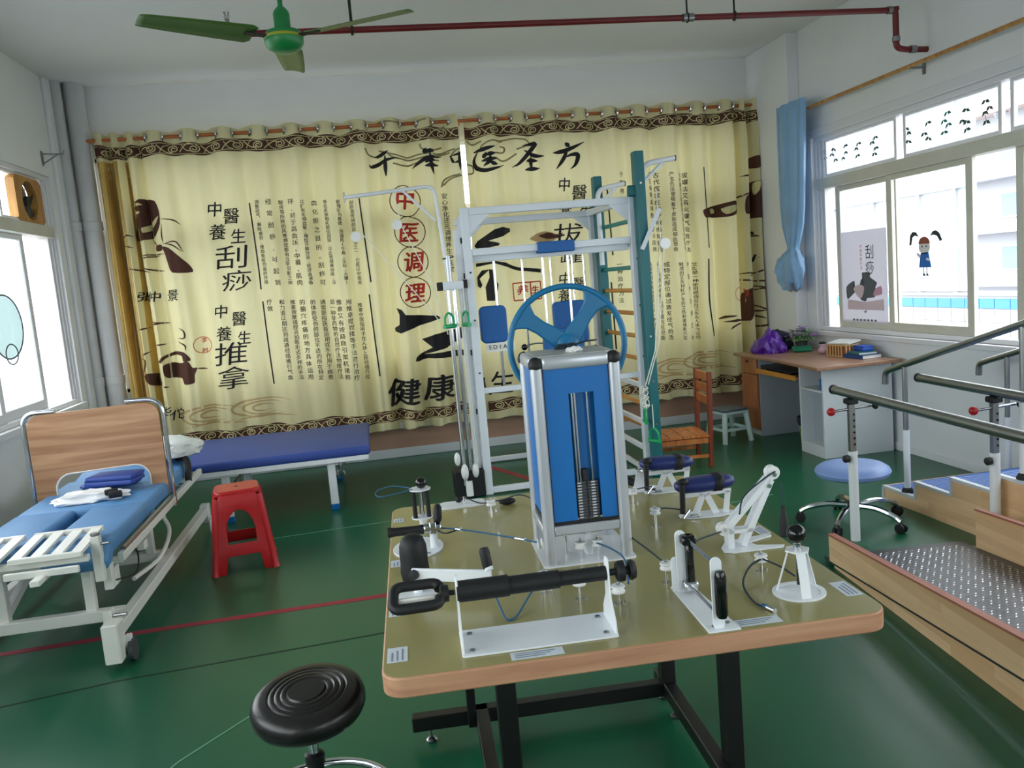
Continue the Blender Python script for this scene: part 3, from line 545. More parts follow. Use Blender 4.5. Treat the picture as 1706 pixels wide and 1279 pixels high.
# golden bamboo bands printed along the outer edges
mat('ink_gold', (192, 158, 84), .8, var=.1, vscale=8)
for par, xa, xb in ((cl1, CX0+.006, -1.9), (cl1, -1.865, -1.83), (cl2, 3.86, CX1-.006)):
    b = B(); N_ = 40; cols = max(2, int((xb-xa)/.01)); V = [[b.bm.verts.new((xa+(xb-xa)*i/cols, 0, .5+2.3*j/N_)) for i in range(cols+1)] for j in range(N_+1)]
    for j in range(N_):
        for i in range(cols): b.bm.faces.new((V[j][i], V[j][i+1], V[j+1][i+1], V[j+1][i]))
    on(par, b, 'printed_bamboo', 'ink_gold', .002)
# brown borders with cream scrolls
for root, x0, x1 in ((cl1, CX0+.005, CXM-.04), (cl2, CXM+.02, CX1-.005)):
    SIDE[0] = 0 if root is cl1 else 1
    for zc, hh in ((2.876, .052), (.405, .05)):
        b = B(); n = int((x1-x0)/.012); up = []; dn = []
        for i in range(n+1):
            x = x0+(x1-x0)*i/n; wv = .012*math.sin(x*11)+.006*math.sin(x*27)
            up.append(b.bm.verts.new((x, 0, zc+hh+wv))); dn.append(b.bm.verts.new((x, 0, zc-hh+wv*.8)))
        for i in range(n): b.bm.faces.new((up[i], up[i+1], dn[i+1], dn[i]))
        on(root, b, 'printed_border', 'ink_brown', .003)
        b = B(); x = x0+.1; k = 0
        while x < x1-.1:
            wv = .01*math.sin(x*11); s = 1 if k % 2 else -1
            sp = []
            for t in range(15):
                a = t/14*3.4*PI; r_ = .008+.026*t/14; sp.append((x+s*r_*1.35*math.cos(a), zc+wv+s*r_*math.sin(a)))
            ribbon(b, sp, .008, n=2)
            ribbon(b, [(x+.05, zc+wv-.03*s), (x+.09, zc+wv+.01*s), (x+.13, zc+wv+.034*s), (x+.17, zc+wv+.02*s)], .008, n=4)
            ribbon(b, [(x+.07, zc+wv+.034*s), (x+.1, zc+wv-.015*s), (x+.14, zc+wv-.03*s)], .006, n=4)
            x += .175; k += 1
        n = int((x1-x0)/.03)
        for sg in (1, -1):
            ribbon(b, [(x0+.01+(x1-x0-.02)*i/n, zc+sg*(hh-.012)+.012*math.sin((x0+(x1-x0)*i/n)*11)*(1 if sg > 0 else .8)) for i in range(n+1)], .005, n=2)
        tag(on(root, b, 'printed_scroll', 'ink_cream', .005), kind='stuff')
# faint clouds near the hem
for cx, cz, par in ((-.98, .62, cl1), (-1.42, .6, cl1), (2.86, .58, cl2), (3.2, .62, cl2)):
    b = B(); panel(cx)
    for k in range(3):
        ribbon(b, [(cx+(.06+.06*k)*math.cos(a/10*1.6*PI+.4)*1.5, cz+(.03+.025*k)*math.sin(a/10*1.6*PI+.4)) for a in range(11)], .02, True, 4)
    ribbon(b, [(cx-.25, cz-.1), (cx, cz-.07), (cx+.28, cz-.1)], .018, True)
    on(par, b, 'printed_cloud', 'ink_faint', .003)
def loop3(pts, n=3):
    """closed curve through the points"""
    out = []; N_ = len(pts)
    for i in range(N_):
        p0, p1, p2, p3 = (Vector(pts[(i+k) % N_]) for k in (-1, 0, 1, 2))
        for k in range(n):
            t = k/n; q = .5*((2*p1)+(p2-p0)*.7*t+(2*p1*0+(p0*2-p1*5+p2*4-p3)*.7+(p2-p1)*.9)*t*t+((p1*3-p0-p2*3+p3)*.7-(p2-p1)*.3)*t**3) if 0 else p1.lerp(p2, t)+((p1*2-p0-p2)*(t*(1-t)**2)+(p2*2-p3-p1)*(t*t*(1-t)))*.35
            out.append((q.x, q.y))
    return out
# line work, blots
for m_, wd, pts in LINES:
    b = B(); pn_ = panel(pts[0][0]); ribbon(b, pts, wd, m_ == 'ink_brown'); on(pn_, b, 'printed_line', m_, .003)
for m_, ly, pts in POLYS:
    b = B(); pn_ = panel(pts[0][0]); pts = pts if m_ == 'ink_black' else loop3(pts); f = b.bm.faces.new([b.bm.verts.new((clampx(p[0]), 0, p[1])) for p in pts]); bmesh.ops.triangulate(b.bm, faces=[f])
    on(pn_, b, 'printed_figure' if 'black' not in m_ else 'printed_stroke', m_, .005+.003*ly, .014)
for m_, c, r_, wd in CIRC:
    b = B(); panel(c[0]); ribbon(b, [(c[0]+r_*math.cos(i*PI/12), c[1]+r_*math.sin(i*PI/12)) for i in range(25)], wd, n=2); on(panel(c[0]), b, 'printed_circle', m_, .003)
# glyphs
tcu = bpy.data.curves.new('glyphs', 'FONT'); tob = bpy.data.objects.new('glyphs', tcu); COL.objects.link(tob)
tcu.align_x = 'CENTER'; tcu.resolution_u = 2
_gl = {}
def glyph(ch, bold=0.0):
    k = ch
    if k not in _gl:
        tcu.body = ch
        dg = bpy.context.evaluated_depsgraph_get(); dg.update()
        me = tob.evaluated_get(dg).to_mesh()
        vs = [(v.co.x, v.co.y) for v in me.vertices]; fs = [tuple(p.vertices) for p in me.polygons]
        tob.evaluated_get(dg).to_mesh_clear()
        if vs:
            mx = (min(v[0] for v in vs)+max(v[0] for v in vs))/2; my = (min(v[1] for v in vs)+max(v[1] for v in vs))/2 if ch not in ',。、' else .35
            vs = [(a-mx, c-my) for a, c in vs]
        _gl[k] = (vs, fs)
    return _gl[k]
def put(b, ch, x, z, s, bold=0.0, shear=0, wide=1.0):
    vs, fs = glyph(ch)
    for ox, oz in ((0, 0),) if bold < .005 else ((-bold, -bold*.6), (bold, bold*.6)) if bold < .02 else ((-bold, 0), (0, bold*.6), (bold, 0), (0, -bold*.6)):
        nv = [b.bm.verts.new((x+(a*wide+shear*c+ox)*s, 0, z+(c+oz)*s)) for a, c in vs]
        for f in fs:
            try: b.bm.faces.new([nv[i] for i in f])
            except ValueError: pass
acc = {}
for m_, txt, x, z, pitch, s, bold in COLS:
    if s > .12 or len(txt) == 1:
        big = txt in '刮痧推拿拔罐'; b = B(); put(b, txt, x, z, s*(.82 if big else .95), bold if 'red' in m_ or s > .25 and not big else (0 if big else .012), .15, 1.4 if big else (1.2 if txt in '健康' else 1.0)); on(panel(x), b, 'printed_character', m_, .005, .014 if s > .12 else .02)
    else:
        b = acc.setdefault((m_, panel(x).name, round(z, 0)), B())
        for i, ch in enumerate(txt): put(b, ch, x+random.uniform(-.003, .003), z-pitch*i, min(s, pitch*1.0), .012)
for (m_, pn, _), b in acc.items(): tag(on(bpy.data.objects[pn], b, 'printed_text', m_, .003), kind='stuff')
# brush title
STR = {'千': [[(.66, .98), (.45, .86), (.22, .8)], [(0, .5), (.06, .4), (.3, .5), (.62, .64), (1, .66)], [(.55, .82), (.53, .4), (.52, 0)]],
 '年': [[(.5, 1), (.42, .88), (.5, .82)], [(.4, .86), (.62, .9), (.75, .88)], [(0, .3), (.25, .5), (.6, .66), (1, .68)], [(.42, .46), (.6, .56), (.78, .54)], [(.4, .34), (.6, .36), (.88, .36)], [(.6, .86), (.62, .4), (.68, 0)]],
 '中': [[(.1, .8), (.2, .5), (.25, .4)], [(.1, .75), (.5, .85), (.9, .8), (.8, .45)], [(.25, .42), (.55, .48), (.8, .47)], [(.5, 1), (.5, .5), (.5, 0)]],
 '医': [[(.04, .78), (.35, .86), (.72, .95)], [(.2, .86), (.04, .5), (.1, .2), (.35, .08), (.7, .14), (1, .26)], [(.42, .74), (.34, .6), (.28, .55)], [(.36, .62), (.55, .68), (.7, .68)], [(.24, .42), (.5, .48), (.78, .5)], [(.54, .66), (.5, .42), (.3, .24)], [(.5, .42), (.62, .32), (.76, .28)]],
 '圣': [[(.34, .9), (.55, .94), (.78, .98), (.5, .62), (.2, .3), (0, .2)], [(.38, .74), (.68, .58), (1, .52)], [(.42, .36), (.6, .4), (.82, .38)], [(.6, .54), (.58, .3), (.6, .1)], [(.36, .06), (.6, .1), (.86, .12)]],
 '方': [[(.44, 1), (.5, .92), (.56, .84)], [(0, .64), (.2, .66), (.6, .78), (1, .96)], [(.5, .76), (.36, .46), (.08, .08)], [(.4, .48), (.6, .56), (.78, .52), (.7, .22), (.54, .06)]]}
for ch, c, s in BRUSH:
    b = B(); panel(c[0])
    for st in STR[ch]: ribbon(b, [(c[0]+(p[0]-.5)*s, c[1]+(p[1]-.5)*s*.85) for p in st], s*.13, True, 5)
    on(panel(c[0]), b, 'printed_character', 'ink_black', .006, .014)
(sx0, sz0), (sx1, sz1) = SEAL
b = B(); panel(sx0)
for q in ([(sx0, sz0), (sx1, sz0)], [(sx1, sz0), (sx1, sz1)], [(sx1, sz1), (sx0, sz1)], [(sx0, sz1), (sx0, sz0)], [((sx0*.4+sx1*.6), sz0), ((sx0*.4+sx1*.6), sz1)]): ribbon(b, q, .012)
on(cl2, b, 'printed_seal', 'ink_red', .004)
# ------------------------------------------------------------------ hand therapy table
TH = R(-2.8); TC = (.547, 2.349); ZT = .75
def TL(u, v, h=0): return (TC[0]+u*math.cos(TH)-v*math.sin(TH), TC[1]+u*math.sin(TH)+v*math.cos(TH), ZT+h)
def dev(name, label, cat, u, v, group=None, rz=0): return local(thing(name, label, cat, TL(u, v), TH+rz, group))
tb = local(thing('therapy_table', 'olive topped hand therapy table with wood edge and black steel legs', 'table', (TC[0], TC[1], 0), TH))
W2, L2 = .565, .692
B().prism(rrect(-W2, W2, -L2, L2, .05, 6), .045, Matrix.Translation((0, 0, ZT-.0465))).build('tabletop_edge', 'edge_wood', tb, bev=.004)
B().prism(rrect(-W2+.004, W2-.004, -L2+.004, L2-.004, .047, 6), .0035, Matrix.Translation((0, 0, ZT-.0035))).build('tabletop', 'table_olive', tb)
for u, v, wd in ((-.27, -.15, .055), (.385, -.13, .055), (-.355, .35, .03), (.345, .38, .05)):
    B().bb(u-wd/2, u+wd/2, v-.025, v+.025, .055, ZT-.047, .003).build('leg', 'black_steel', tb, False)
B().bb(-.56, .36, .355, .4, .05, .1, .003).build('cross_bar', 'black_steel', tb, False)
for u, v0, v1 in ((.345, -.45, .48), (-.32, -.45, .4)): B().bb(u-.022, u+.022, v0, v1, .05, .1, .003).build('side_bar', 'black_steel', tb, False)
for u, v in ((-.5, .38), (.345, .44), (.345, .3), (.345, -.4), (-.32, -.4)):
    B().lathe([(.018, 0), (.02, .008), (.012, .016), (.006, .018), (.006, .05)], (u, v, 0), n=14).build('levelling_foot', 'dull_metal', tb)
B().bb(-.45, .45, -.5, -.46, ZT-.1, ZT-.047).bb(-.45, .45, .46, .5, ZT-.1, ZT-.047).build('under_rail', 'black_steel', tb, False)
stk = ((-.54, .515, .035, .045, 'small pale square label at the back left corner of the table'), (-.538, .05, .04, .06, 'small printed label on the left table edge beside the round white base'),
       (-.536, -.325, .04, .06, 'small printed label on the left table edge beside the black loop handle'), (-.532, -.577, .045, .075, 'printed label at the front left corner of the table'),
       (-.232, -.665, .115, .035, 'long printed label on the front edge of the table left of centre'), (.267, -.655, .105, .035, 'long printed label at the front edge beside the grip frame'),
       (.535, -.545, .04, .09, 'printed label near the front right corner of the table'), (.535, -.05, .035, .08, 'printed label on the right edge behind the leaning pulley frame'))
for u, v, a, b_, lb in stk:
    t_ = dev('paper_label', lb, 'label', u, v, 'paper labels on the therapy table')
    B().bb(-a/2, a/2, -b_/2, b_/2, .0002, .001).build('paper', 'label_paper', t_, False)
    for k in range(3):
        if a > b_: B().bb(-a*.42, a*(.35-.1*k), b_*(.25-.25*k)-.002, b_*(.25-.25*k)+.002, .001, .0013).build('print_line', 'ink_grey', t_, False)
        else: B().bb(a*(.25-.25*k)-.002, a*(.25-.25*k)+.002, -b_*.42, b_*(.35-.1*k), .001, .0013).build('print_line', 'ink_grey', t_, False)

def spool(b_root, x, y, h, r=.0135, par=None):
    """pulley wheel with its bolt post"""
    B().lathe([(r, h-.009), (r*1.02, h-.005), (r*.72, h-.002), (r*.72, h+.001), (r*1.02, h+.004), (r, h+.008)], (x, y, 0), n=20).build('pulley_wheel', 'white_plastic', b_root)
    B().cyl((x, y, 0), (x, y, h-.009), .0035, n=8).lathe([(.006, h+.008), (.006, h+.012), (.003, h+.013), (.003, h+.018)], (x, y, 0), n=6).build('bolt', 'chrome', b_root)

# --- weight tower
tw = dev('weight_tower', 'blue panelled weight tower with silver corner posts on the olive table', 'weight tower', 0, 0)
x0, x1, y0, y1, HT = -.124, .124, -.147, .1, .582
B().prism(rrect(x0-.008, x1+.008, y0-.008, y1+.01, .015), .004).build('base_plate', 'white_steel', tw)
for sx, sy in ((x0, y0), (x1, y0), (x0, y1), (x1, y1)):
    cx, cy = sx+(.016 if sx < 0 else -.016), sy+(.016 if sy < 0 else -.016)
    B().prism(rrect(cx-.016, cx+.016, cy-.016, cy+.016, .012), HT-.012, Matrix.Translation((0, 0, .004))).build('corner_post', 'grey_steel', tw)
    B().ball((cx, cy, HT-.018), .0205, 16, (1, 1, 1.05)).build('corner_cap', 'black_rubber', tw)
for a, b_, nm in (((x0+.03, y0), (x1-.03, y0+.03), 'top_rail'), ((x0+.03, y1-.03), (x1-.03, y1), 'top_rail'), ((x0, y0+.03), (x0+.03, y1-.03), 'top_rail'), ((x1-.03, y0+.03), (x1, y1-.03), 'top_rail')):
    B().bb(a[0], b_[0], a[1], b_[1], HT-.035, HT+.002, .011, 3).build(nm, 'grey_steel', tw)
    B().bb(a[0], b_[0], a[1]+.004, b_[1]-.004, .085, .112, .004).build('lower_rail', 'grey_steel', tw)
B().bb(x0+.02, x1-.02, y0+.02, y1-.02, HT-.006, HT+.003).build('top_panel', 'alu', tw, False)
Z0, Z1 = .122, HT-.034
B().bb(x0+.012, x0+.016, y0+.03, y1-.03, Z0, Z1).build('side_panel', 'blue_panel', tw, False)
B().bb(x1-.016, x1-.012, y0+.03, y1-.03, Z0, Z1).build('side_panel', 'blue_panel', tw, False)
B().bb(x0+.03, x1-.03, y1-.016, y1-.012, Z0, Z1).build('back_panel', 'blue_panel', tw, False)
B().bb(-.05, .07, y0+.036, y0+.039, Z0, Z1).build('stack_back_plate', 'blue_panel', tw, False)
sa, sb, sz = -.024, .046, Z1-.07
B().bb(x0+.034, sa, y0+.012, y0+.016, Z0, Z1).bb(sb, x1-.034, y0+.012, y0+.016, Z0, Z1).bb(sa, sb, y0+.012, y0+.016, sz, Z1).build('front_panel', 'blue_panel', tw, False, weld=.0001)
for q in ((x0+.029, x0+.034), (x1-.034, x1-.029)): B().bb(q[0], q[1], y0+.01, y0+.017, Z0, Z1).build('panel_seal', 'black_rubber', tw, False)
B().bb(x0+.03, x1-.03, y0+.01, y0+.018, .11, Z0).build('panel_seal', 'black_rubber', tw, False)
B().bb(x0+.01, x0+.018, y0+.03, y1-.03, .11, Z0+.004).build('panel_seal', 'black_rubber', tw, False)
for u in (-.014, -.006, .028): B().cyl((u, y0+.025, .112), (u, y0+.025, HT-.04), .0032, n=8).build('guide_rod', 'chrome', tw)
mat('iron_grey', (70, 72, 76), .5); mat('mark_white', (196, 200, 204), .6)
B().cyl((.008, y0+.025, .23), (.008, y0+.025, .262), .009, n=12).build('selector_head', 'black_rubber', tw)
for k in range(13):
    z = .122+.0082*k
    wp = B().bb(-.02, .042, y0+.02, y0+.034, z, z+.0072, .001).build('weight_plate', 'iron_grey', tw, False)
    B().bb(-.017, -.006, y0+.0185, y0+.02, z+.002, z+.0055).bb(.022, .033, y0+.0185, y0+.02, z+.002, z+.0055).build('plate_number', 'mark_white', wp, False)
    B().cyl((.01, y0+.017, z+.004), (.01, y0+.021, z+.004), .0022, n=8).build('pin_hole', 'black_gloss', wp)
for u, v in ((-.02, y0+.03), (.03, y0+.035)): spool(tw, u, v, .045, .015)
B().bb(.0, .02, y0+.05, y0+.085, .004, .09, .003).build('inner_bracket', 'white_steel', tw, False)
B().cyl((-.05, y0+.09, .004), (-.05, y0+.09, .085), .005, n=10).build('spacer', 'chrome', tw)
B().lathe([(.016, -.006), (.012, 0), (.016, .006)], (x0-.006, y0+.06, .052), (1, 0, 0), 18).build('side_pulley', 'white_plastic', tw)

# --- shoulder wheel
wh = dev('shoulder_wheel', 'blue spoked exercise wheel mounted behind the weight tower', 'wheel', .038, .15)
WR_, hz = .177, .588
B().torus((0, 0, hz), WR_, .0095, (0, 1, 0), 56, 10).build('rim', 'blue_wheel', wh)
for a in (144, 54, 279):
    c_, s_ = math.cos(R(a)), math.sin(R(a)); dx, dz = Vector((c_, s_)), Vector((-s_, c_)); pol = []
    for r_, w_ in ((.0, .03), (.05, .027), (.1, .022), (.135, .025), (.158, .04), (.172, .06)): pol.append(dx*r_+dz*w_)
    pol += [dx*r_-dz*w_ for r_, w_ in reversed(((.0, .03), (.05, .027), (.1, .022), (.135, .025), (.158, .04), (.172, .06)))]
    B().prism([(p.x, p.y) for p in pol], .014, Matrix.Translation((0, .007, hz)) @ Matrix.Rotation(R(90), 4, 'X')).build('spoke', 'blue_wheel', wh, bev=.005)
B().lathe([(.03, -.015), (.034, -.01), (.034, .012), (.02, .02)], (0, 0, hz), (0, -1, 0), 24).build('hub', 'blue_wheel', wh)
B().cyl((0, -.022, hz-.004), (0, -.016, hz-.004), .006, n=12).build('hub_bolt', 'black_rubber', wh)
B().cyl((0, -.02, hz), (0, .05, hz), .008, n=12).bb(-.02, .02, .02, .03, .0, hz+.02).build('wheel_bracket', 'white_steel', wh)
kn = dev('rope_knot', 'dark blue rope knot tied on top of the weight tower', 'rope', .012, .05); b = B(); random.seed(3)
for k in range(7):
    a0 = random.uniform(0, 6.28); pts = [(.03*math.cos(a0+t*.9)*random.uniform(.6, 1.2), .012*math.sin(a0+t*1.3), .59+.008*math.sin(t*2.1+k)) for t in range(7)]; b.tube(spline(pts, 3), .0035, 6)
b.build('rope', 'rope_dark', kn)
B().tube(spline([(.02, 0, .592), (.06, .01, .6), (.1, .03, .6)], 5), .003, 6).build('rope_end', 'rope_dark', kn)
tp = dev('crumpled_tissue', 'small crumpled white plastic scrap on top of the weight tower', 'scrap', .012, -.07); b = B()
bmesh.ops.create_icosphere(b.bm, subdivisions=3, radius=.02)
for v in b.bm.verts: v.co = Vector((v.co.x*1.2, v.co.y*.6, v.co.z*.5+.589)) + Vector((random.uniform(-1, 1), random.uniform(-1, 1), random.uniform(-1, 1)))*.0035
b.build('film', 'white_plastic', tp, False)

# --- forearm rotation trainer (front)
pt = dev('forearm_rotator', 'white U bracket carrying a thick black roller bar with loop handle', 'exerciser', -.2175, -.57)
a_ = .1735; hh = .124
prof = [(-a_, .162), (-a_, .012), (-a_+.004, .004), (-a_+.012, 0), (a_-.012, 0), (a_-.004, .004), (a_, .012), (a_, .162)]
B().prism(rrect(-a_, a_, -.07, .07, .006), .004).build('base_plate', 'white_steel', pt, bev=.001)
for s_ in (-1, 1):
    pl = [(-.06, 0), (.06, 0), (.055, .03), (.022, .07), (.016, .15), (.008, .162), (-.008, .162), (-.016, .15), (-.022, .07), (-.055, .03)]
    B().prism([(p[0], p[1]) for p in pl], .005, Matrix.Translation((s_*(a_-.003)-.0025, 0, 0)) @ Matrix(((0, 0, 1, 0), (1, 0, 0, 0), (0, 1, 0, 0), (0, 0, 0, 1)))).build('upright', 'white_steel', pt, bev=.0015)
for x in (-.15, .15):
    for y in (-.045, .045): B().lathe([(.006, .004), (.006, .007), (.003, .008)], (x, y, 0), n=8).build('screw', 'dull_metal', pt)
B().cyl((-a_+.002, 0, hh), (-.055, 0, hh), .024, n=24).build('roller_thick', 'black_rubber', pt)
B().cyl((-.055, 0, hh), (.06, 0, hh), .0205, n=24).build('roller_middle', 'black_rubber', pt)
B().cyl((.06, 0, hh), (a_-.003, 0, hh), .0165, n=24).build('roller_thin', 'black_rubber', pt)
B().lathe([(.008, 0), (.008, .014), (.02, .016), (.024, .022), (.024, .034), (.01, .036), (.01, .044), (.022, .046), (.024, .052), (.02, .06)], (a_+.002, 0, hh), (1, 0, 0), 10).build('end_knob', 'black_rubber', pt)
B().lathe([(.006, 0), (.006, .012), (.018, .014), (.02, .03), (.014, .034)], (-a_-.002, 0, hh), (-1, 0, 0), 12).build('end_collar', 'black_rubber', pt)
lp = [(-a_-.035, -.03, hh-.012), (-a_-.035, .03, hh+.016), (-a_-.135, .03, hh+.016), (-a_-.14, -.03, hh-.014)]
B().tube([Vector(p) for p in fillet(lp+lp[:2], .02, 4)][1:-1], .012, 10, closed=False).build('loop_handle', 'black_rubber', pt)
B().bar((-a_-.045, .0, hh-.008), (-a_-.13, 0, hh-.008), .012, .016).build('loop_grip', 'ivory_steel', pt, bev=.003)

# --- foam roller elbow trainer (left)
et = dev('elbow_trainer', 'white swing arm with upright black foam roller and small grip', 'exerciser', -.48, -.21)
B().prism([(.055*math.cos(i*PI/10)*1.1, .05*math.sin(i*PI/10)) for i in range(20)], .004, Matrix.Translation((-.005, 0, 0))).build('base_plate', 'white_steel', et)
B().cyl((0, 0, .004), (0, 0, .05), .012, n=14).build('post', 'white_steel', et)
B().lathe([(.0, .012), (.026, .015), (.036, .03), (.039, .05), (.037, .075), (.0375, .1), (.036, .122), (.029, .142), (.014, .151), (0, .152)], (-.004, .03, 0), n=24).build('foam_roller', 'black_rubber', et)
B().bar((-.012, -.012, .056), (.19, -.1, .056), .01, .034, (0, 0, 1)).build('swing_arm', 'white_steel', et, bev=.003)
B().lathe([(.013, 0), (.013, .01), (.005, .011)], (-.006, -.02, .058), (-.4, -1, .1), 16).build('pivot_cap', 'black_rubber', et)
B().cyl((.185, -.095, .07), (.183, -.09, .08), .012, n=14).build('grip_socket', 'white_steel', et)
B().lathe([(.0125, 0), (.0135, .01), (.0135, .045), (.01, .053), (0, .055)], (.183, -.09, .075), (-.12, .12, 1), 16).build('grip', 'black_rubber', et)

# --- left clamp handle station
cs = dev('handle_station', 'round white base with chrome clamp and horizontal black handle', 'exerciser', -.475, .175)
B().prism([(.078*math.cos(i*PI/16), .105*math.sin(i*PI/16)) for i in range(32)], .004).build('base_plate', 'white_steel', cs, bev=.001)
for x, y in ((-.055, -.04), (.05, .06), (.03, -.075)): B().lathe([(.005, .004), (.005, .007)], (x, y, 0), n=8).build('screw', 'dull_metal', cs)
B().cyl((.05, -.015, .004), (.05, -.015, .055), .012, n=16).build('post', 'white_steel', cs)
B().bb(.022, .075, -.035, .005, .055, .075, .004).bb(.04, .06, -.04, .01, .05, .085, .003).build('clamp', 'chrome', cs)
B().lathe([(.0145, 0), (.0155, .006), (.0135, .02), (.0135, .09), (.0165, .105), (.015, .11)], (.022, -.015, .062), (-1, 0, .02), 16).build('handle', 'black_rubber', cs)
B().lathe([(.01, 0), (.014, .012), (.013, .045), (.008, .055), (0, .057)], (.066, .0, .075), (.1, .3, 1), 16).build('thumb_grip', 'black_rubber', cs)
# --- cage with ball knob
cg = dev('rod_cage', 'two white discs joined by black rods under a black ball knob', 'exerciser', -.455, .40)
B().cyl((0, 0, 0), (0, 0, .036), .012, n=14).build('post', 'white_steel', cg)
for z in (.034, .13): B().cyl((0, 0, z), (0, 0, z+.004), .036, n=28).build('disc', 'white_steel', cg)
for a in (90, 210, 330): B().cyl((.026*math.cos(R(a)), .026*math.sin(R(a)), .038), (.026*math.cos(R(a)), .026*math.sin(R(a)), .13), .0075, n=12).build('rod', 'black_rubber', cg)
B().cyl((0, 0, .038), (0, 0, .13), .005, n=10).build('spindle', 'chrome', cg)
B().ball((.006, 0, .152), .019, 18).build('knob', 'black_gloss', cg)
# --- flat plate with small lever at the back
fp = dev('lever_plate', 'flat white base plate with small black lever at the back left of the table', 'exerciser', -.31, .625)
B().prism(rrect(-.085, .085, -.04, .05, .03), .005).build('base_plate', 'white_steel', fp)
B().lathe([(.0, 0), (.012, .004), (.012, .014), (.006, .02)], (-.01, .02, .01), (0, -.5, 1), 14).build('lever_knob', 'black_rubber', fp)
B().cyl((.01, 0, .005), (.01, 0, .03), .006, n=10).build('pivot', 'chrome', fp)
bp = dev('black_pouch', 'small black pouch lying behind the white pulley at the back of the table', 'pouch', -.15, .56); b = B()
b.ball((0, 0, .012), .012, 14, (2.6, 1.4, 1)).build('pouch', 'black_rubber', bp)
# --- pulleys standing on the table
for u, v, h, lb in ((-.215, .492, .032, 'white pulley at the back of the table left of the tower'), (-.083, -.405, .05, 'white pulley under the black roller bar'), (0, -.465, .042, 'white pulley just behind the right end of the roller bracket'),
        (.15, -.37, .048, 'white pulley left of the black grip frame'), (.4, -.372, .038, 'white pulley between the leaning frame and the ball knob stand'), (.261, .095, .052, 'white pulley in front of the blue arm cushions'), (.264, .373, .046, 'white pulley at the back right of the tower'), (-.16, -.336, .05, 'white pulley behind the middle of the roller bar')):
    t_ = dev('pulley', lb, 'pulley', u, v, 'pulleys on the therapy table'); spool(t_, 0, 0, h, .0165)
    for k in (-1, 0, 1): B().lathe([(.003, 0), (.003, .005)], (.012*k+.004, .008, 0), n=6).build('nut', 'chrome', t_)
# --- two bar grip frame
gf = dev('grip_frame', 'white base with upright black grip facing the front and two steel rods', 'exerciser', .18, -.54)
B().prism([(-.035, -.145), (.038, -.145), (.02, .16), (-.008, .165), (-.033, .135)], .004).build('base_plate', 'white_steel', gf, bev=.001)
for x, y in ((-.015, -.12), (.02, -.11), (-.02, .12), (.012, .1)): B().lathe([(.005, .004), (.005, .007)], (x, y, 0), n=8).build('screw', 'dull_metal', gf)
pl = rrect(-.0125, .0125, 0, .165, .0124)
B().prism(pl, .005, Matrix.Translation((-.007, -.127, .0)) @ Matrix.Rotation(R(90), 4, 'X')).build('front_upright', 'white_steel', gf)
B().prism(pl, .006, Matrix.Translation((-.012, .102, -.006)) @ Matrix.Rotation(R(90), 4, 'X')).build('back_upright', 'white_steel', gf)
B().prism(rrect(-.01, .01, 0, .09, .0099), .006, Matrix.Translation((-.026, .11, 0)) @ Matrix.Rotation(R(90), 4, 'X')).build('back_brace', 'white_steel', gf)
B().lathe([(0, 0), (.01, .004), (.0135, .014), (.0135, .098), (.01, .108), (0, .112)], (-.003, -.142, .028), n=18).build('front_grip', 'black_gloss', gf)
B().bb(-.004, .014, .075, .097, .03, .15, .004).build('back_grip', 'black_gloss', gf)
for z in (.138, .022): 
    B().cyl((.002, -.13, z), (.002, .09, z), .0042, n=10).build('rod', 'chrome', gf)
    B().bb(-.014, .02, .07, .1, z-.012, z+.012, .004).build('clamp', 'black_gloss' if z > .1 else 'chrome', gf)
# --- ball knob cone stand
bk = dev('ball_knob_stand', 'round white three legged stand topped by a glossy black ball', 'exerciser', .425, -.53)
B().lathe([(0, 0), (.062, 0), (.062, .004), (.05, .0045), (.05, .003), (0, .003)], n=36).build('base_ring', 'white_steel', bk)
for a in (-95, 25, 145):
    d = Vector((math.cos(R(a)), math.sin(R(a)), 0)); B().bar(d*.05+Vector((0, 0, .004)), d*.02+Vector((0, 0, .106)), .022, .003, d).build('leg', 'white_steel', bk, False)
B().prism([(.03*math.cos(R(a)), .03*math.sin(R(a))) for a in range(0, 360, 60)], .004, Matrix.Translation((0, 0, .104))).build('top_plate', 'white_steel', bk)
B().cyl((0, 0, .02), (0, 0, .1), .004, n=8).build('spindle', 'black_rubber', bk)
B().lathe([(.009, 0), (.009, .012), (.006, .013), (.006, .02)], (0, 0, .108), n=14).build('neck', 'chrome', bk)
B().ball((0, 0, .146), .0225, 24).build('ball', 'black_gloss', bk)
# --- leaning pulley frame
pf = dev('leaning_pulley_frame', 'tall white leaning frame with round roller ends and hanging black handle', 'exerciser', .44, -.17)
B().prism([(-.075, -.035), (-.05, -.05), (.09, -.05), (.1, -.035), (.03, -.01), (.02, .02), (.1, .05), (.105, .065), (.09, .07), (-.04, .05), (-.07, .0)], .004).build('base_plate', 'white_steel', pf, bev=.001)
for s_ in (-1, 1):
    y = s_*.014
    B().bar((-.055, y, .058), (.088, y, .2), .005, .017, (-1, 0, 1)).build('arm', 'white_steel', pf, bev=.001)
    B().bar((-.01, y, .006), (.08, y, .185), .005, .017, (-1, 0, .5)).build('brace', 'white_steel', pf, bev=.001)
    B().bar((-.045, y, .004), (-.045, y, .06), .005, .017, (1, 0, 0)).bar((-.05, y, .05), (.02, y, .05), .005, .01).build('foot_plate', 'white_steel', pf, False)
    for x, z in ((-.055, .058), (.088, .2), (.072, .17)): B().cyl((x, y, z), (x, y+s_*.006, z), .006, n=10).build('bolt', 'chrome', pf)
for x, z, r_ in ((-.062, .058, .018), (.088, .204, .019)): B().lathe([(r_, -.012), (r_*.8, 0), (r_, .012)], (x, 0, z), (0, 1, 0), 22).build('roller', 'white_plastic', pf)
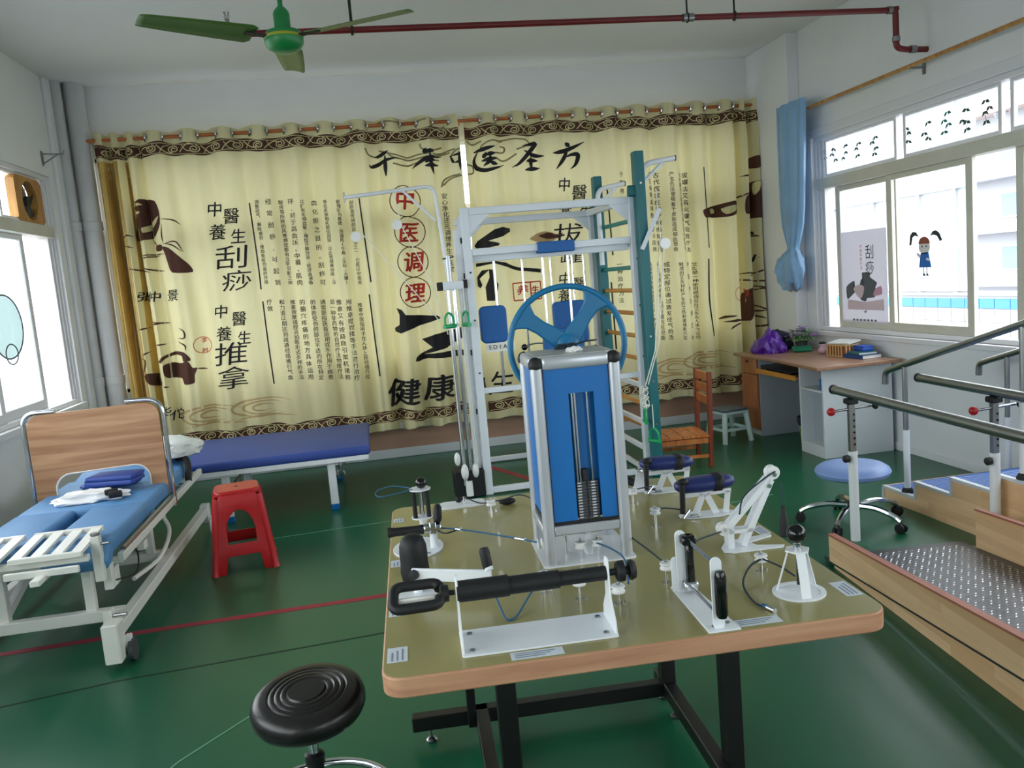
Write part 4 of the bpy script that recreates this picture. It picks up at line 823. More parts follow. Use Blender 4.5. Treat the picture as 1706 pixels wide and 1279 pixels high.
B().tube(spline([(-.02, -.02, .1), (-.005, -.022, .15), (.06, -.02, .195), (.09, -.02, .21)], 5), .0022, 6).tube(spline([(.1, -.02, .18), (.104, -.03, .15), (.1, -.04, .115)], 5), .0022, 6).build('cord', 'rope_dark', pf)
B().lathe([(.006, .0), (.0075, -.02), (.011, -.04), (.0135, -.075), (.012, -.085)], (.098, -.042, .115), (0, 0, 1), 16).build('pull_handle', 'black_rubber', pf)
# --- two padded forearm rests
def arm_rest(u, v, lb, rz, tilt):
    t_ = dev('forearm_rest', lb, 'arm rest', u, v, 'padded forearm rests on the therapy table', rz)
    B().prism([(-.09, -.03), (-.06, -.05), (.03, -.052), (.085, -.035), (.09, -.005), (.06, .02), (-.06, .022), (-.088, 0)], .004).build('base_plate', 'white_steel', t_, bev=.001)
    B().bar((-.04, -.02, .004), (-.01, -.02, .07), .005, .02).bar((.03, -.02, .004), (.0, -.02, .07), .005, .02).bar((.06, -.02, .004), (.07, -.02, .075), .005, .018).bar((-.07, -.02, .07), (.08, -.02, .075), .005, .014).build('bracket', 'white_steel', t_, False)
    b = B(); bmesh.ops.create_uvsphere(b.bm, u_segments=24, v_segments=12, radius=1)
    for vv in b.bm.verts:
        p = vv.co; sgn = lambda q, e: math.copysign(abs(q)**e, q)
        vv.co = Vector((sgn(p.x, .75)*.098, sgn(p.y, .7)*.04, sgn(p.z, .7)*.024 + .1 + tilt*sgn(p.x, .75)))
    b.build('cushion', 'navy_vinyl', t_)
    b = B(); pts = []
    for i in range(20):
        a = 2*PI*i/20; sg = lambda q, e: math.copysign(abs(q)**e, q); pts.append((.04+.006*math.sin(a), sg(math.cos(a), .7)*.042, .1+sg(math.sin(a), .7)*.026+tilt*.4))
    rings = [[b.bm.verts.new((p[0]+dx, p[1], p[2])) for p in pts] for dx in (-.013, .013)]
    for i in range(20): b.bm.faces.new((rings[0][i], rings[0][(i+1) % 20], rings[1][(i+1) % 20], rings[1][i]))
    b.build('strap', 'black_rubber', t_, solid=.003)
    B().cyl((-.085, -.045, .02), (-.082, -.045, .115), .009, n=12).build('hand_grip', 'black_rubber', t_)
    B().ball((-.075, -.03, .118), .014, 12, (1.3, 1, .8)).build('buckle', 'black_rubber', t_)
    B().cyl((-.085, -.045, .004), (-.06, -.03, .025), .004, n=8).bb(-.06, -.03, -.045, -.03, .004, .012, .002).build('hinge', 'chrome', t_)
    return t_
arm_rest(.45, .175, 'nearer navy forearm cushion strapped on a white bracket', R(-4), .004)
ar2 = arm_rest(.43, .51, 'farther navy forearm cushion beside the wall bar pole', R(-4), -.002)
wb = dev('cable_bracket', 'small white angled bracket with wing nut left of the farther arm cushion', 'bracket', .345, .56)
B().prism([(-.03, 0), (.03, 0), (.012, .075), (-.012, .075)], .004, Matrix.Rotation(R(90), 4, 'X')).build('plate', 'white_steel', wb, False)
B().bb(-.035, .06, -.05, .02, 0, .004).build('base_plate', 'white_steel', wb, False)
B().lathe([(.008, 0), (.008, .008), (.004, .01), (.004, .02)], (0, -.006, .07), (0, -1, .2), 10).bar((-.018, -.012, .08), (.018, -.012, .085), .004, .008).build('wing_nut', 'chrome', wb)
bt = dev('black_grip_tube', 'black foam tube slanting up from the table to the frame beside the tower', 'grip', .3, .6)
B().cyl((.035, 0, .012), (-.055, .05, .062), .0165, n=16).build('tube', 'black_rubber', bt)
# --- cables
def cable(name, pts, r_, mt, lb, ends=()):
    P_ = [Vector(TL(*p)) for p in pts]; o_ = thing(name, lb, 'cable', P_[0])
    B().tube(spline(P_, 6), r_, 6).build('cord', mt, o_)
    for (p, q, rr, m_) in ends: B().cyl(TL(*p), TL(*q), rr, n=10).build('clip', m_, o_)
cable('pull_cable', [(-.41, .165, .06), (-.375, .15, .058), (-.34, .13, .056), (-.25, .05, .054), (-.13, -.075, .052)], .0026, 'rope_blue', 'blue green cable from the left handle clamp to the tower', [((-.355, .14, .057), (-.34, .128, .0565), .006, 'chrome'), ((-.19, -.01, .053), (-.165, -.035, .0525), .006, 'chrome')])
cable('pull_cable', [(-.415, .15, .058), (-.39, .125, .052), (-.36, .13, .055), (-.352, .145, .057)], .0024, 'rope_dark', 'small dark cable loop beside the left handle clamp')
cable('pull_cable', [(.125, -.11, .05), (.14, -.24, .05), (.152, -.352, .048)], .0024, 'rope_dark', 'dark cable from the tower to the pulley left of the grip frame')
cable('pull_cable', [(.41, -.375, .038), (.36, -.4, .03), (.315, -.46, .01), (.3, -.56, .004), (.315, -.6, .004)], .0028, 'rope_dark', 'loose dark cable with metal plug curling beside the grip frame', [((.315, -.6, .005), (.322, -.625, .005), .006, 'chrome'), ((.311, -.585, .005), (.315, -.6, .005), .005, 'rope_blue')])
cable('pull_cable', [(.4, -.385, .038), (.42, -.44, .035), (.43, -.5, .03)], .0024, 'rope_dark', 'short dark cable from the right pulley into the ball knob stand')
cable('pull_cable', [(.02, -.105, .046), (.05, -.2, .05), (.055, -.32, .06), (.03, -.45, .045)], .0026, 'rope_blue', 'blue cable running from the tower foot to the pulley by the roller bracket')
cable('pull_cable', [(-.3, -.31, .05), (-.285, -.42, .02), (-.275, -.47, .004), (-.25, -.46, .004), (-.21, -.39, .02), (-.165, -.34, .05)], .0026, 'rope_blue', 'hanging blue cable loop under the middle of the roller bar')
cable('pull_cable', [(-.3, .62, .03), (-.25, .55, .02), (-.22, .5, .034), (-.17, .52, .03), (-.1, .6, .02), (-.06, .5, .02), (-.05, .3, .02)], .0024, 'rope_dark', 'dark cable along the back of the table through the rear pulley')
cable('pull_cable', [(-.49, .42, .135), (-.55, .45, .14), (-.6, .44, .13), (-.59, .38, .125), (-.53, .38, .13), (-.48, .39, .135)], .0022, 'rope_blue', 'thin blue cord loop sticking out left of the rod cage')
cable('pull_cable', [(.262, .1, .052), (.3, .12, .05), (.36, .15, .03)], .0024, 'rope_dark', 'short dark cable from the pulley to the nearer arm cushion')
cable('pull_cable', [(.262, .375, .046), (.3, .42, .04), (.36, .47, .03)], .0024, 'rope_dark', 'short dark cable from the rear right pulley to the farther arm cushion')
cable('pull_cable', [(.19, -.43, .1), (.25, -.33, .09), (.36, -.2, .06)], .0024, 'rope_dark', 'dark cable from the grip frame to the leaning pulley frame')
# ------------------------------------------------------------------ multi station pulley frame
mat('frame_paint', (224, 230, 238), .4, var=.03, vscale=3)
gy = local(thing('pulley_gym_frame', 'white steel multi station pulley frame with blue pads before the curtain', 'gym frame', (1.36, 6.5, 0)))
def G(x, y, z): return (x-1.36, y-6.5, z)
def gb(nm, x0, x1, y0, y1, z0, z1, mt='frame_paint', bev=.004):
    a, b_ = G(x0, y0, z0), G(x1, y1, z1); return B().bb(a[0], b_[0], a[1], b_[1], a[2], b_[2], bev).build(nm, mt, gy, False)
def gt(nm, pts, r_, mt, n=10, par=None): return B().tube([G(*p) for p in pts], r_, n).build(nm, mt, par or gy)
for x, y in ((.745, 6.0), (1.98, 6.0), (.85, 7.05), (1.965, 7.05)): gb('post', x-.03, x+.03, y-.03, y+.03, 0, 2.075)
for y in (6.0, 7.05):
    gb('top_beam', (.775 if y < 6.5 else .88), 1.95, y-.025, y+.025, 2.02, 2.072)
    gb('middle_beam', (.775 if y < 6.5 else .88), 1.95, y-.025, y+.025, 1.735, 1.785)
gb('middle_beam', .775, 1.95, 6.04, 6.08, 1.69, 1.74)
for x in (.8, 1.93): gb('side_beam', x-.02, x+.02, 6.03, 7.02, 2.02, 2.07); gb('side_beam', x-.02, x+.02, 6.03, 7.02, 1.735, 1.78)
gb('lower_rail', .775, 1.95, 5.985, 6.02, .745, .785); gb('bottom_rail', .775, 1.95, 5.975, 6.025, .01, .05); gb('bottom_rail', .88, 1.95, 7.03, 7.07, .01, .05)
for z in (.68, .4, .2, .03): gb('side_rail', 1.95, 1.98, 6.03, 7.02, z-.018, z+.018, 'white_steel')
for (p, q, m_) in (((.775, 1.0), (.775, 2.02), 0), ):
    for y in (5.99, 7.05):
        xa = .775 if y < 6.5 else .88
        for xs, sg in ((xa, 1), (1.95, -1)):
            a = [(0, 0), (sg*.15, 0), (0, -.13)]
            B().prism([(G(xs, 0, 0)[0]+u, 2.02+v) for u, v in a], .006, Matrix.Translation((0, G(0, y, 0)[1], 0)) @ Matrix.Rotation(R(90), 4, 'X')).build('gusset', 'frame_paint', gy, False)
# outer left upright with its gussets
gb('outer_upright', .66, .71, 6.01, 6.06, .005, 1.93, 'white_steel')
B().bar(G(.69, 6.03, 1.86), G(.735, 6.02, 2.02), .03, .05).bar(G(.69, 6.03, .12), G(.74, 6.02, .04), .03, .06).build('upright_brace', 'frame_paint', gy, False)
for k, z in enumerate((1.85, 1.6, 1.32, 1.05, .62)): gb('bolt_plate', .705, .722, 6.0, 6.012, z-.02, z+.02, 'black_rubber', 0)
for x in (.752, 1.985):
    for z in (1.62, 1.28, .9): B().cyl(G(x, 5.966, z), G(x, 5.972, z), .007, n=8).build('bolt', 'black_rubber', gy)
# lat pulley arm on the left
gt('hook_arm', fillet([(.6, 5.98, 1.5), (.585, 5.98, 1.7), (.55, 5.98, 2.24), (-.07, 5.98, 2.2)], .07, 5), .0135, 'white_steel')
gt('hook_brace', [(.54, 5.98, 2.0), (.33, 5.98, 2.22)], .009, 'white_steel')
B().cyl(G(-.07, 5.98, 2.165), G(-.07, 5.98, 2.235), .006, n=8).build('hook_end_plate', 'dull_metal', gy)
gb('slide_clamp', .545, .69, 5.93, 6.0, 1.51, 1.57); gb('clamp_knob', .505, .545, 5.94, 5.99, 1.51, 1.57, 'black_rubber'); gb('clamp_knob', .685, .72, 5.94, 5.99, 1.515, 1.575, 'black_rubber')
gt('slide_tube', [(.598, 5.96, 1.5), (.598, 5.96, 1.75)], .02, 'grey_steel', 12); gt('stop_pin', [(.56, 5.95, 1.73), (.64, 5.95, 1.74)], .006, 'dull_metal', 6)
for x, y in ((.575, 5.95), (.625, 5.99)): gt('guide_tube', [(x, y, .1), (x, y, 1.51)], .016, 'chrome', 14)
for x, z in ((-.02, 1.98), (.27, 2.04)): B().lathe([(.035, -.012), (.028, 0), (.035, .012)], G(x, 5.97, z-.05), (0, 1, 0), 18).build('pulley', 'white_plastic', gy)
gt('pull_rope', [(.0, 5.97, 2.2), (.0, 5.97, 1.98), (.36, 5.97, 1.5), (.5, 5.97, 1.3)], .004, 'rope_white', 6)
gt('pull_rope', [(.27, 5.97, 2.2), (.3, 5.97, 1.98), (.48, 5.96, 1.55), (.55, 5.95, 1.2)], .004, 'rope_white', 6)
for x in (.56, .65, .665): gt('pull_rope', [(x, 5.93, 1.5), (x+.01, 5.94, .2)], .0035, 'rope_white', 6)
for x, y, z, r_ in ((.53, 5.94, .3, .045), (.575, 5.93, .2, .055), (.655, 5.95, .2, .05)): B().ball(G(x, y, z), r_, 16, (.5, .6, 1.1)).build('counterweight', 'white_plastic', gy)
gt('guide_foot', [(.6, 5.94, .02), (.598, 5.945, .13)], .026, 'white_plastic', 14)
gb('ballast_box', .5, .72, 5.95, 6.15, 0, .2, 'black_rubber', .01)
# blue pads, rods, lever
def pad(nm, x0, x1, z0, z1, y, r_=.04):
    a = G(0, y, 0); B().prism(rrect(x0-1.36, x1-1.36, z0, z1, r_), .06, Matrix.Translation((0, a[1], 0)) @ Matrix.Rotation(R(90), 4, 'X')).build(nm, 'blue_pad', gy, bev=.012, seg=3)
pad('chest_pad', .80, 1.0, 1.10, 1.37, 6.12); pad('back_pad', 1.46, 1.74, 1.0, 1.34, 6.62); pad('seat_back_pad', 1.26, 1.57, .85, 1.16, 6.12, .09)
gb('seat_pad', 1.22, 1.6, 6.1, 6.45, .45, .53, 'blue_pad', .02); gb('seat_post', 1.38, 1.44, 6.2, 6.26, .05, .46)
gb('beam_pad', 1.25, 1.52, 5.95, 6.04, 1.715, 1.795, 'blue_pad', .006)
for x, y, z0, z1 in ((.94, 6.08, .76, 1.7), (1.305, 6.1, .6, 1.72), (1.495, 6.1, .6, 1.72), (1.32, 7.0, .1, 1.74), (1.56, 7.0, .1, 1.74), (1.75, 7.0, .1, 1.74), (1.85, 7.0, .1, 1.74)): gt('guide_rod', [(x, y, z0), (x, y, z1)], .0105, 'chrome', 12)
gb('height_scale', 1.9, 1.93, 6.99, 7.0, .8, 1.74, 'white_plastic', 0)
gt('lever', fillet([(1.28, 6.07, 1.06), (1.18, 6.05, 1.07), (1.12, 6.03, 1.055)], .03, 3), .006, 'dull_metal', 8); B().ball(G(1.105, 6.03, 1.05), .024, 14).build('lever_ball', 'black_gloss', gy)
def brand():
    b = B(); vs = []
    for i, ch in enumerate('EDIAN'): put(b, ch, .86+.036*i, 1.07, .045, .004)
    for v in b.bm.verts: v.co = Vector((v.co.x-1.36, 6.055-6.5, v.co.z))
    b.build('lettering', 'ink_black', gy, False)
gb('sign_strip', .83, 1.04, 6.06, 6.068, 1.035, 1.1, 'ivory_steel', 0); brand()
# grab handles hanging on ropes
def grab(x, y, z, lb, a):
    t_ = local(thing('grab_handle', lb, 'handle', (x, y, z), a, 'green rope handles'))
    B().tube([Vector(p) for p in fillet([(-.045, 0, -.07), (-.04, 0, .0), (0, 0, .03), (.04, 0, .0), (.045, 0, -.07)], .025, 3)], .008, 8).build('bow', 'green_plastic', t_)
    B().cyl((-.055, 0, -.07), (.055, 0, -.07), .015, n=14).build('grip', 'green_plastic', t_)
    B().cyl((0, 0, .028), (0, 0, .2), .0035, n=6).build('rope', 'rope_white', t_)
grab(.56, 5.87, 1.33, 'left green plastic rope handle hanging beside the chrome guide tubes', R(40)); grab(.68, 5.9, 1.33, 'green plastic rope handle hanging right of the chrome guide tubes', R(110))
grab(1.93, 5.86, .5, 'upper green rope handle hanging by the lower right of the white frame', R(80)); grab(1.97, 5.8, .36, 'lower green rope handle hanging by the lower right of the white frame', R(120))
# ------------------------------------------------------------------ wall bars
ws = local(thing('wall_bars', 'teal uprights with teal and orange wooden rungs right of the frame', 'wall bars', (2.02, 6.43, 0)))
def S(x, y, z): return (x-2.02, y-6.43, z)
for x, y, zt in ((2.015, 5.912, 2.376), (2.0, 6.95, 2.335)):
    a = S(x, y, 0); B().bb(a[0]-.036, a[0]+.036, a[1]-.043, a[1]+.043, 0, zt, .006).build('upright', 'teal_paint', ws, False)
    for z in (2.15, 1.73, 1.05, .72, .4): B().cyl(S(x, y-.046, z), S(x, y-.043, z), .008, n=10).build('bolt', 'chrome', ws)
for k in range(11):
    z = 1.908-.1745*k
    if z < .1: break
    B().cyl(S(2.034, 5.93, z), S(2.01, 6.94, z), .017, n=14).build('rung', 'teal_rung' if k < 3 else 'rung_wood', ws)
B().bar(S(1.93, 5.93, 2.105), S(2.0, 5.92, 2.1), .04, .08).build('top_bracket', 'teal_paint', ws, bev=.012)
B().bar(S(1.93, 6.95, 2.1), S(2.0, 6.95, 2.1), .04, .05).build('top_bracket', 'teal_paint', ws, bev=.012)
for (x0, x1, y, z0, z1) in ((2.075, 2.33, 6.0, 1.7, 2.315), (1.965, 2.2, 6.82, 1.6, 2.24)):
    ha = B().tube([S(*p) for p in fillet([(x0, y, z0), (x0, y, z1-.02), (x1, y, z1+.01)], .08, 5)], .02, 10).build('hook_arm', 'white_steel', ws)
    B().cyl(S(x1, y, z1+.01), S(x1+.006, y, z1+.01), .022, n=10).build('end_cap', 'black_rubber', ha)
    B().tube([S(x0, y, z1-.15), S(x0+.16, y, z1-.02)], .013, 8).build('hook_brace', 'white_steel', ws)
B().bar(S(1.99, 5.86, 1.68), S(2.13, 5.83, 1.96), .02, .03).build('stay_bar', 'grey_steel', ws, False)
B().lathe([(.04, -.015), (.032, 0), (.04, .015)], S(2.16, 5.85, 1.71), (0, 1, 0), 18).build('pulley', 'white_plastic', ws)
for q in ([(2.12, 5.85, 2.1), (2.13, 5.85, 1.74)], [(2.12, 5.85, 1.69), (2.03, 5.83, .95), (1.95, 5.86, .7)], [(2.15, 5.85, 1.68), (2.06, 5.83, 1.0), (1.97, 5.86, .7)]): B().tube([S(*p) for p in q], .0045, 6).build('pull_rope', 'rope_white', ws)
b = B(); random.seed(5)
for k in range(6):
    b.tube(spline([(1.94+random.uniform(-.035, .035), 5.87+random.uniform(-.015, .015), .68-.03*t+random.uniform(-.02, .02)) for t in range(6)], 3), .0045, 5)
rb = thing('rope_bundle', 'tangled white rope bundle hanging at the lower right of the frame', 'rope', (1.94, 5.87, .62)); b.build('ropes', 'rope_white', rb)
# ------------------------------------------------------------------ desk and what lies on it
dk = local(thing('office_desk', 'white desk with brown top and wooden drawer cabinet under the window', 'desk', (3.58, 6.4, 0)))
def D(x, y): return (x-3.58, y-6.4)
mat('desk_white', (214, 220, 226), .4, var=.02); mat('desk_grey', (168, 178, 188), .45, var=.03); mat('steel_grey', (120, 124, 128), .4, .5)
def db(nm, x0, x1, y0, y1, z0, z1, mt, bev=.002, par=None):
    a, b_ = D(x0, y0), D(x1, y1); return B().bb(a[0], b_[0], a[1], b_[1], z0, z1, bev).build(nm, mt, par or dk, False)
B().prism([(-.42, -.8), (.28, -.78), (.28, .7), (-.38, .7), (-.37, -.1)], .025, Matrix.Translation((0, 0, .697))).build('desktop', 'desk_top_wood', dk, bev=.004)
db('end_panel', 3.29, 3.86, 5.755, 5.775, 0, .697, 'desk_white'); db('divider', 3.29, 3.86, 6.09, 6.108, 0, .697, 'desk_white')
db('shelf', 3.295, 3.86, 5.775, 6.09, .5, .516, 'desk_white'); db('plinth', 3.29, 3.86, 5.775, 6.09, 0, .09, 'desk_white'); db('back_panel', 3.845, 3.86, 5.775, 6.79, .02, .697, 'desk_grey'); db('inner_panel', 3.4, 3.41, 5.775, 6.09, .09, .5, 'desk_grey')
db('cabinet_side', 3.29, 3.86, 6.79, 6.81, 0, .697, 'desk_grey'); db('cabinet_side', 3.29, 3.86, 7.08, 7.1, 0, .697, 'desk_door_wood'); db('plinth', 3.3, 3.86, 6.81, 7.08, 0, .06, 'desk_white')
dr = db('drawer', 3.268, 3.29, 6.795, 7.095, .545, .69, 'desk_door_wood'); B().cyl((*D(3.262, 6.97), .65), (*D(3.268, 6.97), .65), .012, n=12).build('lock', 'black_rubber', dr)
do = db('cabinet_door', 3.268, 3.29, 6.795, 7.095, .06, .54, 'desk_door_wood')
db('keyboard_tray', 3.27, 3.62, 6.11, 6.79, .575, .59, 'desk_door_wood'); db('tray_front', 3.255, 3.27, 6.11, 6.79, .565, .605, 'rung_wood')
for y in (6.112, 6.775): db('tray_rail', 3.3, 3.6, y, y+.012, .59, .63, 'steel_grey')
kb = thing('keyboard', 'dark keyboard half hidden on the pull out tray of the desk', 'keyboard', (3.4, 6.45, .59)); B().bb(3.3, 3.44, 6.25, 6.68, .591, .607, .003).build('case', 'black_rubber', kb, False)
for i in range(12):
    for j in range(4): B().bb(3.31+.03*j, 3.334+.03*j, 6.262+.0345*i, 6.29+.0345*i, .607, .613, .002).build('key', 'iron_grey', kb, False)
bc = thing('blue_cup', 'small blue cup on the open desk shelf', 'cup', (3.335, 5.815, .516)); B().lathe([(.028, 0), (.034, .085), (.03, .085), (.026, .006), (0, .006)], (3.335, 5.815, .517), n=18).build('cup', 'blue_panel', bc)
mat('purple_film', (78, 22, 140), .3, bump=.5, bscale=25); mat('navy_cloth', (26, 28, 58), .7, bump=.3, bscale=30); mat('leaf_green', (60, 120, 44), .5, var=.2, vscale=20); mat('flower_purple', (170, 120, 196), .6); mat('flower_pink', (196, 150, 190), .6)
mat('paper_white', (226, 230, 226), .7, var=.04, vscale=30); mat('book_green', (0, 104, 72), .5); mat('book_blue', (30, 64, 128), .5); mat('book_teal', (52, 110, 110), .5); mat('box_blue', (36, 84, 178), .45); mat('basket_cane', (206, 168, 110), .6); mat('basket_brown', (120, 62, 34), .6); mat('pink_plush', (206, 170, 186), .8)
def lump(name, label, cat, c, sc, mt, seed, amp=.12, sub=4, peak=0, part='bag'):
    rnd = random.Random(seed); t_ = local(thing(name, label, cat, c)); b = B(); bmesh.ops.create_icosphere(b.bm, subdivisions=sub, radius=1)
    from mathutils import noise
    off = Vector((seed*3.1, seed*1.7, seed*.9))
    for v in b.bm.verts:
        n_ = v.co.normalized(); k = 1+amp*2*noise.noise(n_*2.2+off)+amp*noise.noise(n_*6+off)
        p = n_*k
        z = max(p.z, -.35) + .35
        if peak: p.x *= 1-peak*max(0, z-.2); p.y *= 1-peak*max(0, z-.2)
        v.co = Vector((p.x*sc[0], p.y*sc[1], z*sc[2]/1.35))
    b.build(part, mt, t_); return t_
lump('plastic_bag', 'crumpled purple plastic bag on the far end of the desk', 'bag', (3.44, 6.86, .722), (.15, .16, .2), 'purple_film', 2, .16, 4, .5)
lump('cloth_bag', 'dark navy bag behind the purple bag on the desk', 'bag', (3.62, 7.04, .722), (.12, .09, .17), 'navy_cloth', 5, .12)
pp = local(thing('potted_flowers', 'potted plant with small purple flowers on the desk by the curtain', 'plant', (3.72, 6.83, .722)))
B().lathe([(.04, 0), (.055, .07), (.058, .07), (.05, .06), (0, .058)], n=20).build('pot', 'iron_grey', pp)
rnd = random.Random(4); lv = B(); 
for k in range(150):
    a = rnd.uniform(0, 6.28); el = rnd.uniform(.1, 1.4); rr = rnd.uniform(.06, .13); c_ = Vector((math.cos(a)*math.cos(el)*rr, math.sin(a)*math.cos(el)*rr*1.2, .07+math.sin(el)*rr*.9))
    d = Vector((rnd.uniform(-1, 1), rnd.uniform(-1, 1), rnd.uniform(-.2, 1))).normalized(); s_ = d.orthogonal().normalized()
    lv.face([c_-d*.016, c_+s_*.007, c_+d*.018, c_-s_*.007])
tag(lv.build('leaves', 'leaf_green', pp, False), kind='stuff')
fl = B()
for k in range(60):
    a = rnd.uniform(0, 6.28); el = rnd.uniform(.3, 1.5); rr = rnd.uniform(.1, .15); c_ = Vector((math.cos(a)*math.cos(el)*rr, math.sin(a)*math.cos(el)*rr*1.3, .07+math.sin(el)*rr*.9))
    for q in range(5):
        an = q*1.257; d = Vector((math.cos(an), math.sin(an), .3))*.017; s_ = Vector((-math.sin(an), math.cos(an), 0))*.01
        fl.face([c_, c_+d*.7+s_, c_+d*1.3, c_+d*.7-s_])
tag(fl.build('flowers', 'flower_purple', pp, False), kind='stuff')
st_ = B()
for k in range(12):
    a = k*.52; st_.tube([(0, 0, .05), (.03*math.cos(a), .03*math.sin(a), .1), (.08*math.cos(a), .09*math.sin(a), .15)], .002, 5)
tag(st_.build('stems', 'leaf_green', pp), kind='stuff')
def book(name, lb, x, y, z, sx, sy, sz, rz, cov, tilt=0, cat='book'):
    t_ = local(thing(name, lb, cat, (x, y, z), rz)); m_ = Matrix.Rotation(tilt, 4, 'Y')
    c1 = B().bb(-sx/2, sx/2, -sy/2, sy/2, 0, .002).bb(-sx/2, sx/2, -sy/2, sy/2, sz-.002, sz).bb(-sx/2, -sx/2+.003, -sy/2, sy/2, 0, sz); c1.bm.transform(m_); c1.build('cover', cov, t_, False)
    p1 = B().bb(-sx/2+.003, sx/2-.004, -sy/2+.003, sy/2-.003, .002, sz-.002); p1.bm.transform(m_); p1.build('pages', 'paper_white', t_, False); return t_
book('booklet', 'green booklet leaning in front of the flower pot', 3.63, 6.66, .742, .1, .16, .012, R(70), 'book_green', R(-18))
pk = local(thing('plush_toy', 'small pink plush figure with black cap left of the basket', 'toy', (3.66, 6.38, .722)))
B().ball((0, 0, .032), .034, 14, (1, 1.2, .95)).build('body', 'pink_plush', pk); B().ball((0, .0, .072), .026, 14).build('head', 'pink_plush', pk); B().ball((0, 0, .09), .027, 12, (1.1, 1.2, .45)).build('cap', 'black_rubber', pk)
bk_ = local(thing('desk_basket', 'small cane basket with brown slats holding papers on the desk', 'basket', (3.69, 6.13, .722), R(8)))
for z in (.004, .09): B().tube([(p[0], p[1], z) for p in rrect(-.075, .075, -.1, .1, .02)], .006, 6, closed=True).build('rim', 'basket_cane', bk_)
B().bb(-.07, .07, -.095, .095, 0, .005).build('bottom', 'basket_cane', bk_, False)
for k in range(12):
    y = -.092+k*.0167
    for x in (-.074, .074): B().bb(x-.003, x+.003, y-.007, y+.007, .005, .09).build('slat', 'basket_cane' if k % 2 else 'basket_brown', bk_, False)
for k in range(9):
    x = -.066+k*.0165
    for y in (-.099, .099): B().bb(x-.007, x+.007, y-.003, y+.003, .005, .09).build('slat', 'basket_cane' if k % 2 else 'basket_brown', bk_, False)
book('notebook', 'pale notebook lying open on top of the basket', 3.7, 6.12, .828, .15, .2, .012, R(20), 'paper_white', R(-6))
book('thick_book', 'white paged blue book at the bottom of the pile on the desk', 3.72, 5.92, .722, .17, .25, .028, R(4), 'book_blue'); book('thin_book', 'teal book in the middle of the pile on the desk', 3.73, 5.94, .7505, .15, .2, .016, R(-3), 'book_teal')
bx_ = local(thing('blue_box', 'blue plastic box on top of the books on the desk', 'box', (3.76, 5.96, .7675), R(-3))); B().bb(-.045, .045, -.075, .075, 0, .034, .008, 2).build('box', 'box_blue', bx_); B().bb(-.046, .046, -.076, .076, .034, .042, .004, 2).build('lid', 'box_blue', bx_)
# waste basket
mat('basket_green', (120, 176, 84), .5)
wbk = local(thing('waste_basket', 'green mesh waste basket with dark liner under the desk', 'basket', (3.44, 6.2, 0)))
for k in range(16):
    a = 2*PI*k/16; B().tube([(.08*math.cos(a), .08*math.sin(a), 0), (.105*math.cos(a), .105*math.sin(a), .2)], .004, 5).build('strand', 'basket_green', wbk)
for z in (.0, .04, .08, .12, .16): B().torus((0, 0, z+.004), .08+.125*z, .004, n=24, m=5).build('hoop', 'basket_green', wbk)
B().lathe([(.104, .18), (.116, .2), (.118, .24), (.112, .25), (.1, .24)], n=24).build('liner', 'navy_cloth', wbk)

# ------------------------------------------------------------------ small stools and chair
mat('mint_plastic', (196, 222, 220), .4); mat('slate_plastic', (84, 96, 110), .45)
sw = local(thing('step_stool', 'small pale plastic stool with grey top beside the desk', 'stool', (2.99, 6.8, 0), R(10)))
B().prism(rrect(-.125, .125, -.125, .125, .02), .02, Matrix.Translation((0, 0, .268))).build('seat', 'slate_plastic', sw, bev=.004)
B().prism(rrect(-.128, .128, -.128, .128, .02), .018, Matrix.Translation((0, 0, .25))).build('rim', 'mint_plastic', sw)
for sx in (-1, 1):
    for sy in (-1, 1): B().tube([(sx*.105, sy*.105, .255), (sx*.13, sy*.13, .02), (sx*.132, sy*.132, 0)], [.024, .022, .024], 8).build('leg', 'mint_plastic', sw)
for k in (-1, 1):
    B().bb(-.11, .11, k*.118-.006, k*.118+.006, .1, .125).build('stretcher', 'mint_plastic', sw, False); B().bb(k*.118-.006, k*.118+.006, -.11, .11, .1, .125).build('stretcher', 'mint_plastic', sw, False)
wc = local(thing('wooden_chair', 'low orange wooden chair with three back slats by the wall bars', 'chair', (2.285, 6.16, 0), R(-6)))
for y in (-.17, .17):
    B().bar((.2, y, 0), (.22, y, .73), .034, .04, (0, 1, 0), .004).build('back_post', 'chair_wood_dark', wc, False)
    B().bar((-.19, y, 0), (-.19, y, .235), .034, .034, (0, 1, 0), .004).build('front_leg', 'chair_wood_dark', wc, False)
    B().bar((-.18, y, .21), (.2, y, .21), .02, .04).build('side_rail', 'chair_wood', wc, False)
    B().bar((-.18, y, .09), (.2, y, .09), .018, .025).build('stretcher', 'chair_wood', wc, False)
for k in range(4): B().bb(-.22+.104*k, -.119+.104*k, -.19, .19, .235, .258, .003).build('seat_plank', 'chair_wood', wc, False)
for z in (.69, .6, .51): B().bb(.205, .225, -.155, .155, z-.035, z+.03, .003).build('back_slat', 'chair_wood', wc, False)
for x in (-.19, .2): B().bar((x, -.17, .2), (x, .17, .2), .02, .05).build('apron', 'chair_wood', wc, False)

